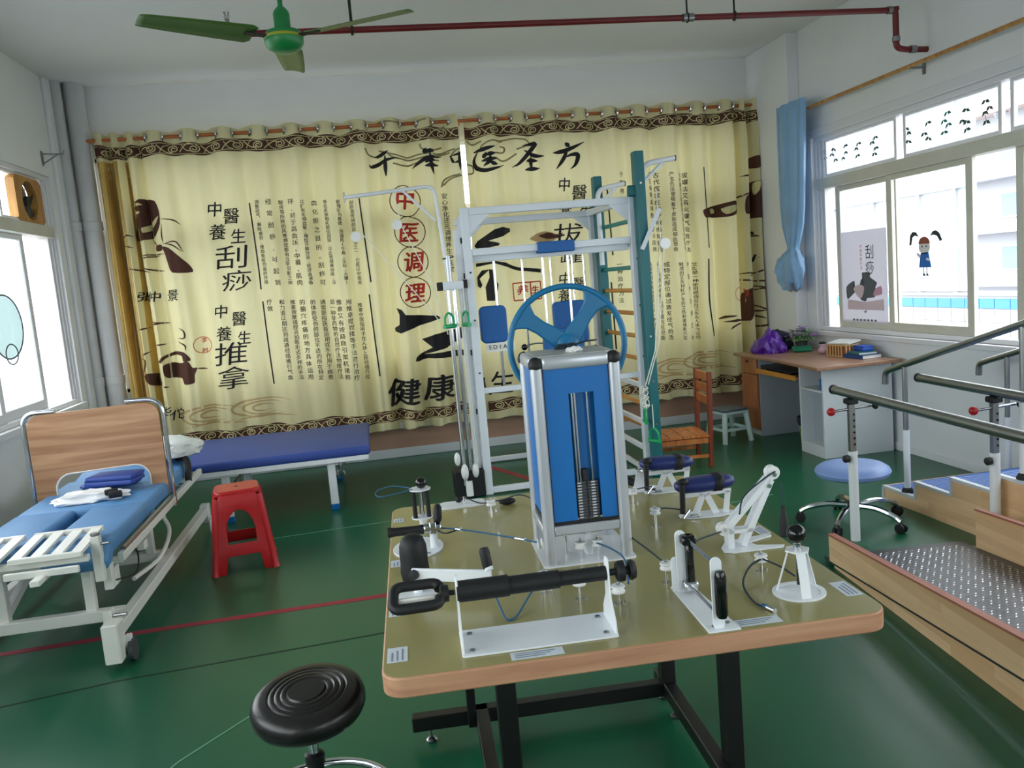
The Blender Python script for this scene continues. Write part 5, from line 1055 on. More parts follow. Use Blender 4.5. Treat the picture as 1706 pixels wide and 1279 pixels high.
# red stool
rs = local(thing('plastic_stool', 'red plastic stool with arched openings in front of the blue bench', 'stool', (-.87, 5.1, 0), R(9)))
def hs(z): return .172-.05*z/.47
H_ = .455
for k in range(4):
    b = B(); m_ = Matrix.Rotation(k*PI/2, 4, 'Z')
    def P3(s_, z): return m_ @ Vector((s_*hs(z), -hs(z), z))
    inner = [(-.52, .17), (-.55, .25)] + [(-.55*math.cos(a*PI/8), .25+.115*math.sin(a*PI/8)) for a in range(1, 8)] + [(.55, .25), (.52, .17)]
    outer = [(-1, .1), (-1, .25)] + [(-1, .33), (-1, .4), (-.8, H_), (0, H_), (.8, H_), (1, .4), (1, .33)] + [(1, .25), (1, .1)]
    vi = [b.bm.verts.new(P3(*p)) for p in inner]; vo = [b.bm.verts.new(P3(*p)) for p in outer]; n = len(vi)
    for i in range(n-1): b.bm.faces.new((vi[i], vi[i+1], vo[i+1], vo[i]))
    # band under the opening and the two feet
    q = [b.bm.verts.new(P3(*p)) for p in ((-.56, .1), (.56, .1))]
    b.bm.faces.new((vo[0], q[0], vi[0])); b.bm.faces.new((q[0], q[1], vi[-1], vi[0])); b.bm.faces.new((q[1], vo[-1], vi[-1]))
    f0 = [b.bm.verts.new(P3(*p)) for p in ((-1, 0), (-.62, 0))]; b.bm.faces.new((vo[0], f0[0], f0[1], q[0]))
    f1 = [b.bm.verts.new(P3(*p)) for p in ((.62, 0), (1, 0))]; b.bm.faces.new((q[1], f1[0], f1[1], vo[-1]))
    b.build('side_panel', 'red_plastic', rs, solid=.008, bev=.003)
for sx in (-1, 1):
    for sy in (-1, 1):
        B().tube([(sx*(hs(z)-.002), sy*(hs(z)-.002), z) for z in (0, .02, .1, .2, .3, .4, .44)], [.024, .02, .018, .018, .018, .018, .015], 10).build('leg', 'red_plastic', rs)
B().prism(rrect(-.127, .127, -.127, .127, .045, 6), .035, Matrix.Translation((0, 0, .44))).build('seat', 'red_plastic', rs, bev=.012, seg=3)
B().cyl((0, 0, .4745), (0, 0, .4765), .012, n=16).build('seat_hole', 'seam', rs)

# black stool
mat('black_vinyl', (20, 17, 17), .32, bump=.05, bscale=150)
bs = local(thing('round_stool', 'black vinyl round stool with ring pattern and chrome base in front', 'stool', (-.26, 2.18, 0)))
prof = [(0, .527)]
for r_ in (.03, .042, .048, .052, .058, .064, .069, .074, .08, .085, .09, .096, .101, .106, .12): prof.append((r_, .527 - .006*(r_/.12)**2 - (.004 if r_ in (.052, .069, .085, .101) else 0)))
prof += [(.135, .517), (.146, .505), (.15, .49), (.149, .472), (.142, .458), (.13, .452), (0, .452)]
B().lathe([(r_, z_-.49) for r_, z_ in prof], (0, 0, .492), (-.03, -.13, 1), 56).build('seat', 'black_vinyl', bs)
B().cyl((0, 0, .22), (0, 0, .455), .0135, n=16).build('gas_spring', 'chrome', bs); B().lathe([(.02, .1), (.022, .11), (.022, .315), (.026, .32), (.026, .345), (.016, .35)], n=20).build('column', 'black_steel', bs)
B().torus((0, 0, .2), .2, .011, n=48, m=10).build('foot_ring', 'chrome', bs)
for a in (40, 160, 280): B().tube([(.02*math.cos(R(a)), .02*math.sin(R(a)), .16), (.2*math.cos(R(a)), .2*math.sin(R(a)), .2)], .008, 8).build('ring_strut', 'chrome', bs)
def star_base(root, r_, mt, a0=0, h=.075):
    for k in range(5):
        a = R(a0+72*k); c_, s_ = math.cos(a), math.sin(a)
        B().tube(spline([(.02*c_, .02*s_, h+.03), (r_*.5*c_, r_*.5*s_, h+.035), (r_*.85*c_, r_*.85*s_, h+.012), (r_*c_, r_*s_, h-.012)], 4), [.017]*8+[.015]*5, 8).build('base_arm', mt, root)
        cs_ = B().cyl((r_*c_, r_*s_, .03), (r_*c_, r_*s_, h), .007, n=8).build('caster', 'dull_metal', root)
        for q in (-1, 1): B().lathe([(.012, -.008), (.027, -.007), (.027, .007), (.012, .008)], (r_*c_-q*.014*s_, r_*s_+q*.014*c_, .027), (-s_, c_, 0), 16).build('wheel', 'black_rubber', cs_)
    B().lathe([(.035, h), (.038, h+.05), (.02, h+.06)], n=18).build('hub', 'black_steel', root)
star_base(bs, .24, 'chrome', 20)
# pale blue swivel stool
sv = local(thing('swivel_stool', 'pale blue swivel stool with chrome star base behind the handrail', 'stool', (2.62, 4.3, 0)))
B().lathe([(0, .352), (.12, .35), (.17, .342), (.197, .325), (.205, .308), (.196, .288), (.17, .276), (.1, .27), (0, .27)], n=48).build('seat', 'stool_vinyl', sv)
B().cyl((0, 0, .1), (0, 0, .272), .02, n=16).build('gas_spring', 'black_steel', sv); star_base(sv, .29, 'chrome', 5)
# ------------------------------------------------------------------ training ramp, stairs, parallel bars
mat('tread_steel', (92, 92, 96), .36, .8); mat('anti_slip', (70, 112, 184), .6)
RA = R(-6.4)
rp = local(thing('training_ramp', 'wooden training ramp with raised sides and steel checker plate floor', 'ramp', (2.13, 3.71, 0), RA))
# local: +x to the right, -y towards the camera; rises by .064 per metre
LR, WR3, SL = 2.9, .73, .0645
def zr(y): return .035 - y*SL
def sideboard(x0, x1, nm, z0f, z1f, mt, y0=0.0, y1=-LR):
    b = B(); n = 2; ring = []
    for y in (y0, y1):
        ring.append([b.bm.verts.new((x, y, z)) for x, z in ((x0, z0f(y)), (x1, z0f(y)), (x1, z1f(y)), (x0, z1f(y)))])
    for i in range(4): b.bm.faces.new((ring[0][i], ring[0][(i+1) % 4], ring[1][(i+1) % 4], ring[1][i]))
    b.bm.faces.new(ring[0][::-1]); b.bm.faces.new(ring[1]); return b.build(nm, mt, rp, False)
sideboard(.014, .034, 'lower_board', lambda y: .0, lambda y: zr(y), 'ply'); sideboard(WR3-.02, WR3, 'lower_board', lambda y: 0, lambda y: zr(y), 'ply')
sideboard(-.018, .006, 'side_board', lambda y: zr(y)+.009, lambda y: zr(y)+.137, 'ply', -.02); sideboard(WR3-.008, WR3+.012, 'side_board', lambda y: zr(y)+.003, lambda y: zr(y)+.19, 'ply', -.03)
sideboard(-.02, .012, 'rim', lambda y: zr(y)+.137, lambda y: zr(y)+.147, 'ply_rim', -.018); sideboard(WR3-.012, WR3+.014, 'rim', lambda y: zr(y)+.19, lambda y: zr(y)+.2, 'ply_rim', -.028)
sideboard(.008, WR3-.008, 'deck', lambda y: max(0, zr(y)-.02), lambda y: zr(y)+.001, 'tread_steel', .1)
# raised lozenges of the checker plate
bz = B(); k = 0
yy = .03
mat('lozenge', (206, 206, 208), .3, .8)
while yy > -LR+.02:
    for i in range(21):
        x = .04+.0325*i + (.016 if k % 2 else 0)
        if x > WR3-.04: continue
        z = zr(yy)+.001; a = R(45 if (i+k) % 2 else -45); c_, s_ = math.cos(a), math.sin(a)
        pts = [(x+c_*.013, yy+s_*.013), (x-s_*.0055, yy+c_*.0055), (x-c_*.013, yy-s_*.013), (x+s_*.0055, yy-c_*.0055)]
        vs = [bz.bm.verts.new((p[0], p[1], z)) for p in pts]; tp_ = bz.bm.verts.new((x, yy, z+.0022))
        for q in range(4): bz.bm.faces.new((vs[q], vs[(q+1) % 4], tp_))
    yy -= .026; k += 1
tag(bz.build('checker_pattern', 'lozenge', rp, False), kind='stuff')
# stairs
sr = local(thing('training_stairs', 'wooden training stairs with blue anti slip treads against the right wall', 'stairs', (3.04, 4.645, 0)))
SW, RN, RS = .74, .31, .0935
mat('trim_white', (214, 220, 228), .4, .3)
for x in (0, SW-.02):
    pol = [(0, 0)]
    for k in range(4): pol += [(-RN*k, .075+RS*k), (-RN*(k+1) if k < 3 else -2.2, .075+RS*k)]
    pol += [(-2.2, 0)]
    B().prism(pol, .02, Matrix.Translation((x, 0, 0)) @ Matrix(((0, 0, 1, 0), (1, 0, 0, 0), (0, 1, 0, 0), (0, 0, 0, 1)))).build('side_board', 'ply', sr, False)
for k in range(4):
    y0, y1, z = -RN*k, (-RN*(k+1) if k < 3 else -2.2), .075+RS*k
    td = B().bb(-.004, SW+.004, y1, y0+.006, z, z+.01, .002).build('tread', 'anti_slip', sr, False)
    for j in range(int((y0-y1)/.024)): B().bb(.03, SW-.03, y0-.02-.024*j-.008, y0-.02-.024*j, z+.01, z+.0125).build('grip_strip', 'stool_vinyl', td, False)
    B().bb(-.008, .022, y1, y0+.012, z-.004, z+.014, .002).build('edge_trim', 'trim_white', sr, False); B().bb(-.008, SW, y0, y0+.01, z-RS+.01 if k else 0, z+.012, .002).build('riser', 'ply' if k == 0 else 'anti_slip', sr, False)
    B().bb(-.01, .02, y0-.004, y0+.012, (z-RS) if k else 0, z, .002).build('corner_trim', 'trim_white', sr, False)
for x, nm in ((.03, 0), (SW-.03, 1)):
    pts = fillet([(x, .0, .72), (x, -.005, .80), (x, -2.0, 1.40)], .05, 4) if nm == 0 else fillet([(x, .05, .70), (x, .045, .775), (x, -2.0, 1.39)], .05, 4)
    B().tube(pts, .019, 14).build('handrail', 'dull_metal', sr)
    for y, z in ((-.19, .085), (-1.1, .37)):
        B().cyl((x, y, z+.37), (x, y, .80-.3*y-.01), .0145, n=14).build('rail_post_top', 'dull_metal', sr); B().cyl((x, y, z), (x, y, z+.38), .019, n=16).build('rail_post', 'white_steel', sr)
        B().lathe([(.034, 0), (.034, .01), (.022, .03)], (x, y, z), n=16).build('post_foot', 'black_rubber', sr)
# parallel bars
pb = local(thing('parallel_bars', 'pair of steel parallel bars on white posts beside the ramp', 'parallel bars', (2.46, 4.03, 0), R(-4)))
for x, y0, y1, py, lev in ((0, .17, -2.6, (0, -1.9), -1), (.56, .28, -2.6, (-.345, -1.9), -1)):
    ra = B().cyl((x, y0, .8), (x, y1, .8), .0245, n=22).build('bar', 'dull_metal', pb); B().cyl((x, y0, .8), (x, y0+.02, .8), .0265, n=20).build('end_cap', 'black_rubber', ra)
    for y in py:
        B().cyl((x, y, 0 if y > -1 else .16), (x, y, .49), .0245, n=18).build('post', 'white_steel', pb); B().bb(x-.016, x+.016, y-.016, y+.016, .48, .76, .003).build('inner_post', 'dull_metal', pb, False)
        for k in range(6): B().cyl((x+.006, y-.0165, .53+.032*k), (x+.006, y-.0175, .53+.032*k), .006, n=10).build('peg_hole', 'black_gloss', pb)
        B().bb(x-.03, x+.03, y-.03, y+.03, .745, .775, .006).build('saddle', 'black_rubber', pb); B().lathe([(.012, 0), (.02, .008), (.02, .028), (.012, .034)], (x-.025, y-.01, .455), (-1, -.2, 0), 12).build('clamp_knob', 'black_rubber', pb)
        B().lathe([(.014, 0), (.016, .02), (.01, .03)], (x+.12, y-.02, .74), (.3, 0, -1), 10).build('lock_knob', 'black_rubber', pb)
        lv_ = B().cyl((x-.11, y-.01, .715), (x+.13, y+.01, .725), .007, n=10).build('lever', 'dull_metal', pb); B().ball((x-.115, y-.01, .715), .0225, 16).build('lever_ball', 'red_plastic', lv_)

# ------------------------------------------------------------------ treatment bench
mat('caster_white', (206, 220, 228), .4)
bn = local(thing('treatment_bench', 'long dark blue padded bench with white frame in front of the curtain', 'bench', (-.66, 6.63, 0), R(0)))
B().bb(-.8, .58, -.56, .56, .385, .45, .02, 3).build('mattress', 'bench_vinyl', bn)
for y in (-.54, .54): B().bb(-.76, .56, y-.015, y+.015, .35, .385, .003).build('frame_rail', 'white_steel', bn, False)
for x in (-.55, .55): B().bb(x-.015, x+.015, -.54, .54, .35, .384, .003).build('frame_rail', 'white_steel', bn, False)
for x in (-.45, .29):
    for y in (-.5, .5):
        B().bb(x-.028, x+.028, y-.02, y+.02, .04, .35, .004).build('leg', 'white_steel', bn, False); B().bb(x-.03, x+.03, y-.022, y+.022, 0, .045, .004).build('foot_cap', 'blue_panel', bn, False)
    B().bar((x, -.48, .2), (x, .48, .2), .02, .03).build('cross_bar', 'white_steel', bn, False); B().bar((x+.02, .05, .12), (x+.1, -.49, .35), .02, .025).build('diagonal_brace', 'white_steel', bn, False)
for y in (.36, ): B().lathe([(.02, -.015), (.045, -.013), (.045, .013), (.02, .015)], (.5, y-.5, .3), (0, 1, 0), 20).build('caster', 'caster_white', bn)
B().bar((.33, -.5, .34), (.33, .45, .05), .025, .03).build('folding_leg', 'white_steel', bn, False)
# ------------------------------------------------------------------ rehabilitation bed
rb_ = local(thing('rehabilitation_bed', 'adjustable bed with split blue cushions and white steel frame at the left wall', 'bed', (-1.64, 5.0, 0)))
def E_(x, y): return (x+1.64, y-5.0)
def eb_(nm, x0, x1, y0, y1, z0, z1, mt='ivory_steel', bev=.003, seg=1):
    a, b_ = E_(x0, y0), E_(x1, y1); return B().bb(a[0], b_[0], a[1], b_[1], z0, z1, bev, seg).build(nm, mt, rb_, seg > 1)
# leg cushions with a gap between, trunk cushion, head cushion
eb_('leg_cushion', -1.96, -1.655, 4.05, 4.78, .44, .525, 'bed_vinyl', .025, 3); eb_('leg_cushion', -1.575, -1.275, 4.05, 4.78, .44, .525, 'bed_vinyl', .025, 3)
eb_('trunk_cushion', -1.96, -1.275, 4.765, 5.6, .44, .525, 'bed_vinyl', .025, 3)
b = B(); b.box((.02, .815, .495), (.66, .4, .085), (R(8), 0, 0), .025, 3); b.build('head_cushion', 'bed_vinyl', rb_)
b = B(); b.box((.225, -.985, .455), (.29, .12, .085), (R(38), 0, 0), .025, 3); b.build('foot_cushion_end', 'bed_vinyl', rb_)
for x in (-1.98, -1.255): eb_('side_rail', x-.015, x+.015, 4.1, 6.02, .395, .435)
for x in (-1.98, -1.255): B().tube([(*E_(x, 4.15), .44), (*E_(x, 5.15), .445)], .014, 8).build('rail_tube', 'dull_metal', rb_)
for y in (4.12, 4.78, 5.6, 6.0): eb_('cross_rail', -1.98, -1.255, y-.015, y+.015, .385, .42)
for x in (-2.0, -1.245):
    eb_('floor_beam', x-.025, x+.025, 3.84, 5.96, .12, .175)
    eb_('leg_block', x-.035, x+.035, 3.76, 3.86, .03, .21, bev=.006); eb_('leg_block', x-.03, x+.03, 5.95, 6.02, .06, .19, bev=.006)
    for y in (3.87, 5.9):
        cs_ = eb_('caster_fork', x+.03, x+.055, y-.02, y+.02, .06, .12, 'white_plastic'); B().lathe([(.012, -.012), (.05, -.011), (.05, .011), (.012, .012)], (*E_(x+.055, y), .05), (1, 0, 0), 20).build('caster', 'iron_grey' if y < 5 else 'white_plastic', rb_)
for y in (4.1, 5.0): eb_('cross_beam', -1.98, -1.27, y-.025, y+.025, .12, .175)
for x, y in ((-1.42, 4.12), (-1.8, 4.12), (-1.36, 4.98), (-1.86, 4.98)): eb_('upright', x-.022, x+.022, y-.022, y+.022, .17, .4)
B().bar((*E_(-1.8, 4.14), .2), (*E_(-1.86, 4.95), .38), .03, .04).build('lift_arm', 'ivory_steel', rb_, False); B().bar((*E_(-1.5, 5.9), .15), (*E_(-1.4, 5.1), .4), .03, .04).build('lift_arm', 'ivory_steel', rb_, False)
B().tube(spline([(*E_(-1.27, 4.95), .4), (*E_(-1.25, 5.0), .28), (*E_(-1.27, 4.8), .19), (*E_(-1.33, 4.5), .18)], 5), .012, 8).build('brace_tube', 'ivory_steel', rb_)
eb_('pivot_block', -1.36, -1.3, 4.14, 4.2, .27, .36); eb_('pivot_block', -1.29, -1.25, 4.48, 4.54, .33, .375)
eb_('brake_clamp', -1.32, -1.28, 3.93, 3.98, .14, .22); B().cyl((*E_(-1.28, 3.95), .19), (*E_(-1.22, 3.95), .19), .008, n=8).build('brake_pin', 'dull_metal', rb_)
B().tube(spline([(*E_(-1.33, 4.2), .36), (*E_(-1.26, 4.35), .38), (*E_(-1.24, 4.25), .29), (*E_(-1.31, 4.12), .3)], 5), .004, 6).build('hose', 'black_rubber', rb_)
# foot plates of slats
for x0, x1 in ((-1.96, -1.66), (-1.62, -1.32)):
    fp_ = eb_('foot_plate', x0, x1, 3.8, 3.825, .52, .545); eb_('foot_plate_edge', x0, x1, 4.11, 4.135, .545, .57)
    for k in range(4):
        xs = x0+.012+(x1-x0-.05)*k/3; B().bar((*E_(xs+.012, 3.82), .535), (*E_(xs+.012, 4.12), .56), .045, .016).build('foot_slat', 'ivory_steel', rb_, False)
    eb_('foot_plate_lip', x0, x1, 3.74, 3.76, .47, .5); eb_('foot_plate_arm', (x0+x1)/2-.02, (x0+x1)/2+.02, 3.66, 3.8, .455, .48)
eb_('foot_post', -1.325, -1.285, 3.93, 3.97, .36, .57); B().cyl((*E_(-1.29, 3.95), .53), (*E_(-1.25, 3.95), .53), .007, n=8).lathe([(.02, 0), (.02, .012)], (*E_(-1.305, 3.95), .57), n=12).build('foot_post_bolt', 'dull_metal', rb_); eb_('foot_post_sleeve', -1.31, -1.27, 3.985, 4.03, .3, .42)
eb_('foot_bar', -1.96, -1.31, 3.84, 3.87, .485, .515)
# board across the bed: wood with arch cut out, chrome tube round it
hbY = 5.22
out = [(-2.0, .42), (-2.0, .93)] + [(-2.0+.075*(1-math.cos(a*PI/12)), .93+.075*math.sin(a*PI/12)) for a in range(1, 7)] + [(-1.345, 1.015)] + [(-1.345+.075*math.sin(a*PI/12), .94+.075*math.cos(a*PI/12)) for a in range(1, 7)] + [(-1.27, .46)]
inn = [(-1.365, .46), (-1.365, .56)] + [(-1.445+.08*math.cos(a*PI/12), .575+.08*math.sin(a*PI/12)) for a in range(0, 7)] + [(-1.8, .645)] + [(-1.8-.09*math.sin(a*PI/12), .555+.09*math.cos(a*PI/12)) for a in range(1, 7)] + [(-1.89, .42)]
pol = [(p[0]+1.64, p[1]) for p in out+inn]
B().prism(pol, .022, Matrix.Translation((0, hbY-5.0+.011, 0)) @ Matrix.Rotation(R(90), 4, 'X')).build('end_board', 'head_wood', rb_, False, bev=.002)
B().tube([(p[0]+1.64, hbY-5.0-.006, p[1]) for p in inn], .007, 6).build('arch_edging', 'ivory_steel', rb_)
for s_, xa, xb, zt in ((-1, -2.02, -1.84, 1.02), (1, -1.25, -1.45, 1.03)):
    B().tube(fillet([(*E_(xa, hbY), .38), (*E_(xa, hbY), zt), (*E_(xb, hbY), zt+.005*s_)], .09, 6), .014, 12).build('board_tube', 'chrome', rb_)
# things on the bed
lump('plastic_bag', 'crumpled clear white plastic bag on the split blue bed', 'bag', (-1.62, 4.96, .527), (.19, .1, .055), 'white_plastic', 9, .2)
cl_ = local(thing('folded_cloth', 'folded navy blue cloth pad in the arch of the bed board', 'cloth', (-1.55, 5.16, .57), R(-12)))
B().bb(-.14, .14, -.09, .09, 0, .028, .01, 2).build('lower_fold', 'bench_vinyl', cl_); B().bb(-.135, .145, -.085, .085, .028, .055, .012, 2).build('upper_fold', 'bench_vinyl', cl_)
lump('cloth_bag', 'lilac cloth bundle under the folded navy pad on the bed', 'bag', (-1.62, 5.3, .527), (.16, .06, .06), 'bench_vinyl', 12, .12)
rc = local(thing('velcro_strap', 'small black strap buckle lying on the plastic bag', 'strap', (-1.5, 4.9, .555), R(20))); B().bb(-.035, .035, -.02, .02, 0, .03, .008, 2).build('buckle', 'black_rubber', rc); B().bb(-.02, .05, -.07, -.03, -.01, .025, .008, 2).build('strap_end', 'black_rubber', rc)
lump('pillow', 'small white pillow on the head end of the bed', 'pillow', (-1.38, 5.86, .578), (.19, .15, .13), 'paper_white', 21, .1, 4, 0, 'pillow')
sp_ = local(thing('waist_strap', 'black waist strap hanging over the edge of the bed head cushion', 'strap', (-1.29, 5.72, .53))); B().tube(spline([(-.05, .1, .03), (0, .05, .035), (.03, .0, .0), (.035, -.06, -.1)], 5), [.022]*16, 8).build('band', 'black_rubber', sp_)
# ------------------------------------------------------------------ ceiling fan
cf = local(thing('ceiling_fan', 'green three blade ceiling fan hanging near the camera', 'ceiling fan', (-.232, 3.96, 2.68)))
B().cyl((0, 0, .09), (0, 0, ZC-2.68), .011, n=12).build('down_rod', 'fan_green', cf)
B().lathe([(.035, 0), (.036, .07), (.03, .085), (.016, .1)], (0, 0, .035), n=20).build('rod_cover', 'fan_green', cf)
B().lathe([(.02, -.058), (.05, -.054), (.072, -.04), (.084, -.02), (.085, 0)], (0, 0, 0), n=36).build('motor_bottom', 'fan_green', cf)
mat('fan_yellow', (176, 176, 40), .4)
B().lathe([(.085, 0), (.088, .004), (.085, .01), (.078, .014)], n=36).build('motor_ring', 'fan_yellow', cf)
B().lathe([(.078, .014), (.074, .03), (.05, .04), (.03, .042)], n=36).build('motor_top', 'fan_green', cf)
for a in (90, 208, 332):
    d = Vector((math.cos(R(a)), math.sin(R(a)), 0)); s_ = Vector((-d.y, d.x, 0)); up = Vector((0, 0, 1)); b = B(); rows = []
    for k, (r_, w_, tz, tw_) in enumerate(((.135, .058, .006, .18), (.16, .07, .006, .24), (.3, .066, .008, .22), (.45, .06, .01, .2), (.58, .052, .012, .18), (.61, .045, .012, .18))):
        sd = (s_*math.cos(tw_)+up*math.sin(tw_))
        rows.append([b.bm.verts.new(d*r_+up*tz+sd*(w_*q)+up*(.006*(1-abs(q)*abs(q)))) for q in (-1, -.5, 0, .5, 1)])
    for p, q in zip(rows, rows[1:]):
        for i in range(4): b.bm.faces.new((p[i], p[i+1], q[i+1], q[i]))
    b.build('blade', 'fan_blade', cf, solid=.003, angle=60)
    B().bar(d*.07+up*.004, d*.175+up*.008, .035, .006).build('blade_bracket', 'black_rubber', cf, False)
# ------------------------------------------------------------------ sprinkler pipe
sp = thing('sprinkler_pipe', 'dark red fire sprinkler pipe hung below the ceiling', 'pipe', (1.5, 5.3, 3.1))
YP, ZP = 5.3, 3.1
B().cyl((-.6, YP, ZP), (3.64, YP, ZP), .019, n=14).build('main_pipe', 'sprinkler_red', sp)
B().tube(fillet([(3.6, YP, ZP), (3.66, YP, ZP), (3.66, YP, 2.86), (3.72, YP, 2.845), (XR, YP+.02, 2.845)], .05, 4), .02, 12).build('drop_pipe', 'sprinkler_red', sp)
for p, q in (((3.6, YP, ZP), (3.63, YP, ZP)), ((3.66, YP, 2.9), (3.66, YP, 2.93)), ((2.17, YP, ZP), (2.24, YP, ZP)), ((3.76, YP, 2.845), (3.8, YP, 2.845))): B().cyl(p, q, .026, n=14).build('coupling', 'dull_metal', sp)
B().cyl((3.66, YP, ZP-.005), (3.66, YP, ZP+.02), .024, n=12).build('elbow', 'sprinkler_red', sp)
for x in (.09, 2.2, 2.52):
    B().cyl((x, YP, ZP-.03), (x, YP, ZC), .009 if x < 1 else .006, n=8).build('hanger_rod', 'black_steel', sp); B().torus((x, YP, ZP), .026, .006, (1, 0, 0), 16, 6).build('hanger_ring', 'black_steel', sp)
shd = B(); shd.tube(fillet([(-.56, YP, ZP), (-.62, YP, ZP), (-.62, YP, ZP+.06)], .04, 4), .02, 12).build('end_elbow', 'dull_metal', sp)
B().lathe([(.012, 0), (.012, .02), (.006, .025), (.006, .04), (.017, .06), (.017, .064)], (-.62, YP, ZP+.06), n=12).build('sprinkler_head', 'dull_metal', sp)
for s_ in (-1, 1): B().tube([(-.62+s_*.01, YP, ZP+.08), (-.62+s_*.014, YP, ZP+.1), (-.62+s_*.004, YP, ZP+.12)], .002, 5).build('sprinkler_yoke', 'dull_metal', sp)
# ------------------------------------------------------------------ exhaust fan in the left window
ef = thing('exhaust_fan', 'wooden boxed exhaust fan set in the top of the left window', 'fan', (XL-.05, 6.93, 2.27))
x0, x1, y0, y1, z0, z1 = XL-.1, XL-.04, 6.68, 7.2, 2.268, 2.61
b = B(); N_ = 32; cy, cz, rr = (y0+y1)/2, (z0+z1)/2, .145; rings = []
for x in (x0, x1):
    o_ = []; i_ = []
    for k in range(N_):
        a = 2*PI*(k+.5)/N_; c_, s_ = math.cos(a), math.sin(a); t_ = min((y1-y0)/2/max(1e-6, abs(c_)), (z1-z0)/2/max(1e-6, abs(s_)))
        o_.append(b.bm.verts.new((x, cy+c_*t_, cz+s_*t_))); i_.append(b.bm.verts.new((x, cy+c_*rr, cz+s_*rr)))
    rings.append((o_, i_))
for k in range(N_):
    j = (k+1) % N_
    for o_, i_ in rings: b.bm.faces.new((o_[k], o_[j], i_[j], i_[k]))
    b.bm.faces.new((rings[0][0][k], rings[0][0][j], rings[1][0][j], rings[1][0][k])); b.bm.faces.new((rings[0][1][k], rings[0][1][j], rings[1][1][j], rings[1][1][k]))
b.build('wooden_box', 'fan_wood', ef, False)
B().cyl((x0-.02, cy, cz), (x0-.015, cy, cz), .17, n=28).build('shutter', 'black_rubber', ef)
B().lathe([(.02, -.02), (.035, -.015), (.035, .015), (.02, .02)], ((x0+x1)/2, cy, cz), (1, 0, 0), 16).build('motor', 'black_rubber', ef)
for k in range(5):
    a = R(72*k+10); u = Vector((0, math.cos(a), math.sin(a))); v = Vector((.35, -math.sin(a)*.9, math.cos(a)*.9)); c_ = Vector(((x0+x1)/2, cy, cz))
    B().face([c_+u*.03-v*.02, c_+u*.13-v*.05, c_+u*.135+v*.04, c_+u*.03+v*.02]).build('fan_blade', 'black_steel', ef, False, solid=.002)
# ------------------------------------------------------------------ blue tied curtain and its rod
rr_ = thing('window_curtain_rod', 'long tan curtain rod above the right window', 'curtain rod', (3.79, 4.6, 2.75))
B().cyl((3.79, 7.0, 2.752), (3.79, 2.0, 2.738), .014, n=12).build('pole', 'fan_wood', rr_)
for y in (5.35, 3.5): B().bar((3.79, y, 2.735), (XR, y, 2.735), .02, .012).bar((XR-.004, y, 2.69), (XR-.004, y, 2.77), .03, .006, (1, 0, 0)).build('bracket', 'dull_metal', rr_, False)
B().ball((3.79, 7.01, 2.752), .022, 12).build('finial', 'iron_grey', rr_)
mat('blue_satin', (126, 168, 208), .4, var=.08, vscale=5, sheen=.3, bump=.1, bscale=20)
bc2 = thing('blue_curtain', 'shiny blue curtain knotted up beside the right window', 'curtain', (3.73, 6.9, 1.3))
b = B(); rows = []; NN = 64; xc = 3.735
prof = [(2.83, 6.87, .235, .04), (2.77, 6.87, .235, .045), (2.55, 6.88, .225, .05), (2.2, 6.9, .21, .05), (1.95, 6.91, .19, .05), (1.8, 6.915, .16, .05), (1.7, 6.915, .11, .045), (1.63, 6.92, .07, .04), (1.6, 6.925, .065, .04), (1.56, 6.96, .12, .055), (1.5, 7.0, .2, .075), (1.42, 7.01, .225, .085), (1.34, 7.0, .2, .075), (1.28, 6.98, .15, .05), (1.26, 6.97, .05, .02)]
for i, (z, yc, hw, dp) in enumerate(prof):
    row = []
    for k in range(NN):
        a = 2*PI*k/NN; f_ = 1+.3*math.sin(9*a+.25*i)+.16*math.sin(17*a+.5*i)
        if z < 1.58: f_ = 1+.26*math.sin(5*a+i*1.3)+.2*math.sin(11*a+i*.9)
        row.append(b.bm.verts.new((min(xc+.04, xc+dp*f_*math.sin(a)), yc+hw*math.cos(a)*(1+.03*math.sin(7*a+i)), z+(.028*math.sin(3*a+i*2)+.015*math.sin(8*a+i) if z < 1.55 else 0))))
    rows.append(row)
for p, q in zip(rows, rows[1:]):
    for k in range(NN): b.bm.faces.new((p[k], p[(k+1) % NN], q[(k+1) % NN], q[k]))
b.bm.faces.new(rows[-1]); b.bm.faces.new(rows[0][::-1])
b.build('cloth', 'blue_satin', bc2, angle=70)
# ------------------------------------------------------------------ stickers and posters on the right window
def flat(par, nm, mt, pts, x, th=.001):
    if 'lotus' in nm or 'petal' in nm: pts = loop3(pts, 4)
    b = B(); n = len(pts)
    a = [b.bm.verts.new((x, p[0], p[1])) for p in pts]; c_ = [b.bm.verts.new((x-th, p[0], p[1])) for p in pts]
    fa, fb = b.bm.faces.new(a), b.bm.faces.new(c_[::-1])
    for i in range(n): b.bm.faces.new((a[i], a[(i+1) % n], c_[(i+1) % n], c_[i]))
    bmesh.ops.triangulate(b.bm, faces=[fa, fb]); return b.build(nm, mt, par, False)
mat('poster_paper', (214, 212, 218), .6, trans=.5); mat('poster_grey', (92, 98, 106), .7); mat('poster_pink', (206, 158, 178), .7); mat('poster_pale', (222, 200, 210), .7)
po = thing('poster', 'pale poster with black characters and grey pink lotus on the window', 'poster', (3.955, 6.23, .96)); XP = 3.956
flat(po, 'sheet', 'poster_paper', [(6.55, .957), (5.92, .957), (5.915, 1.698), (6.545, 1.698)], XP)
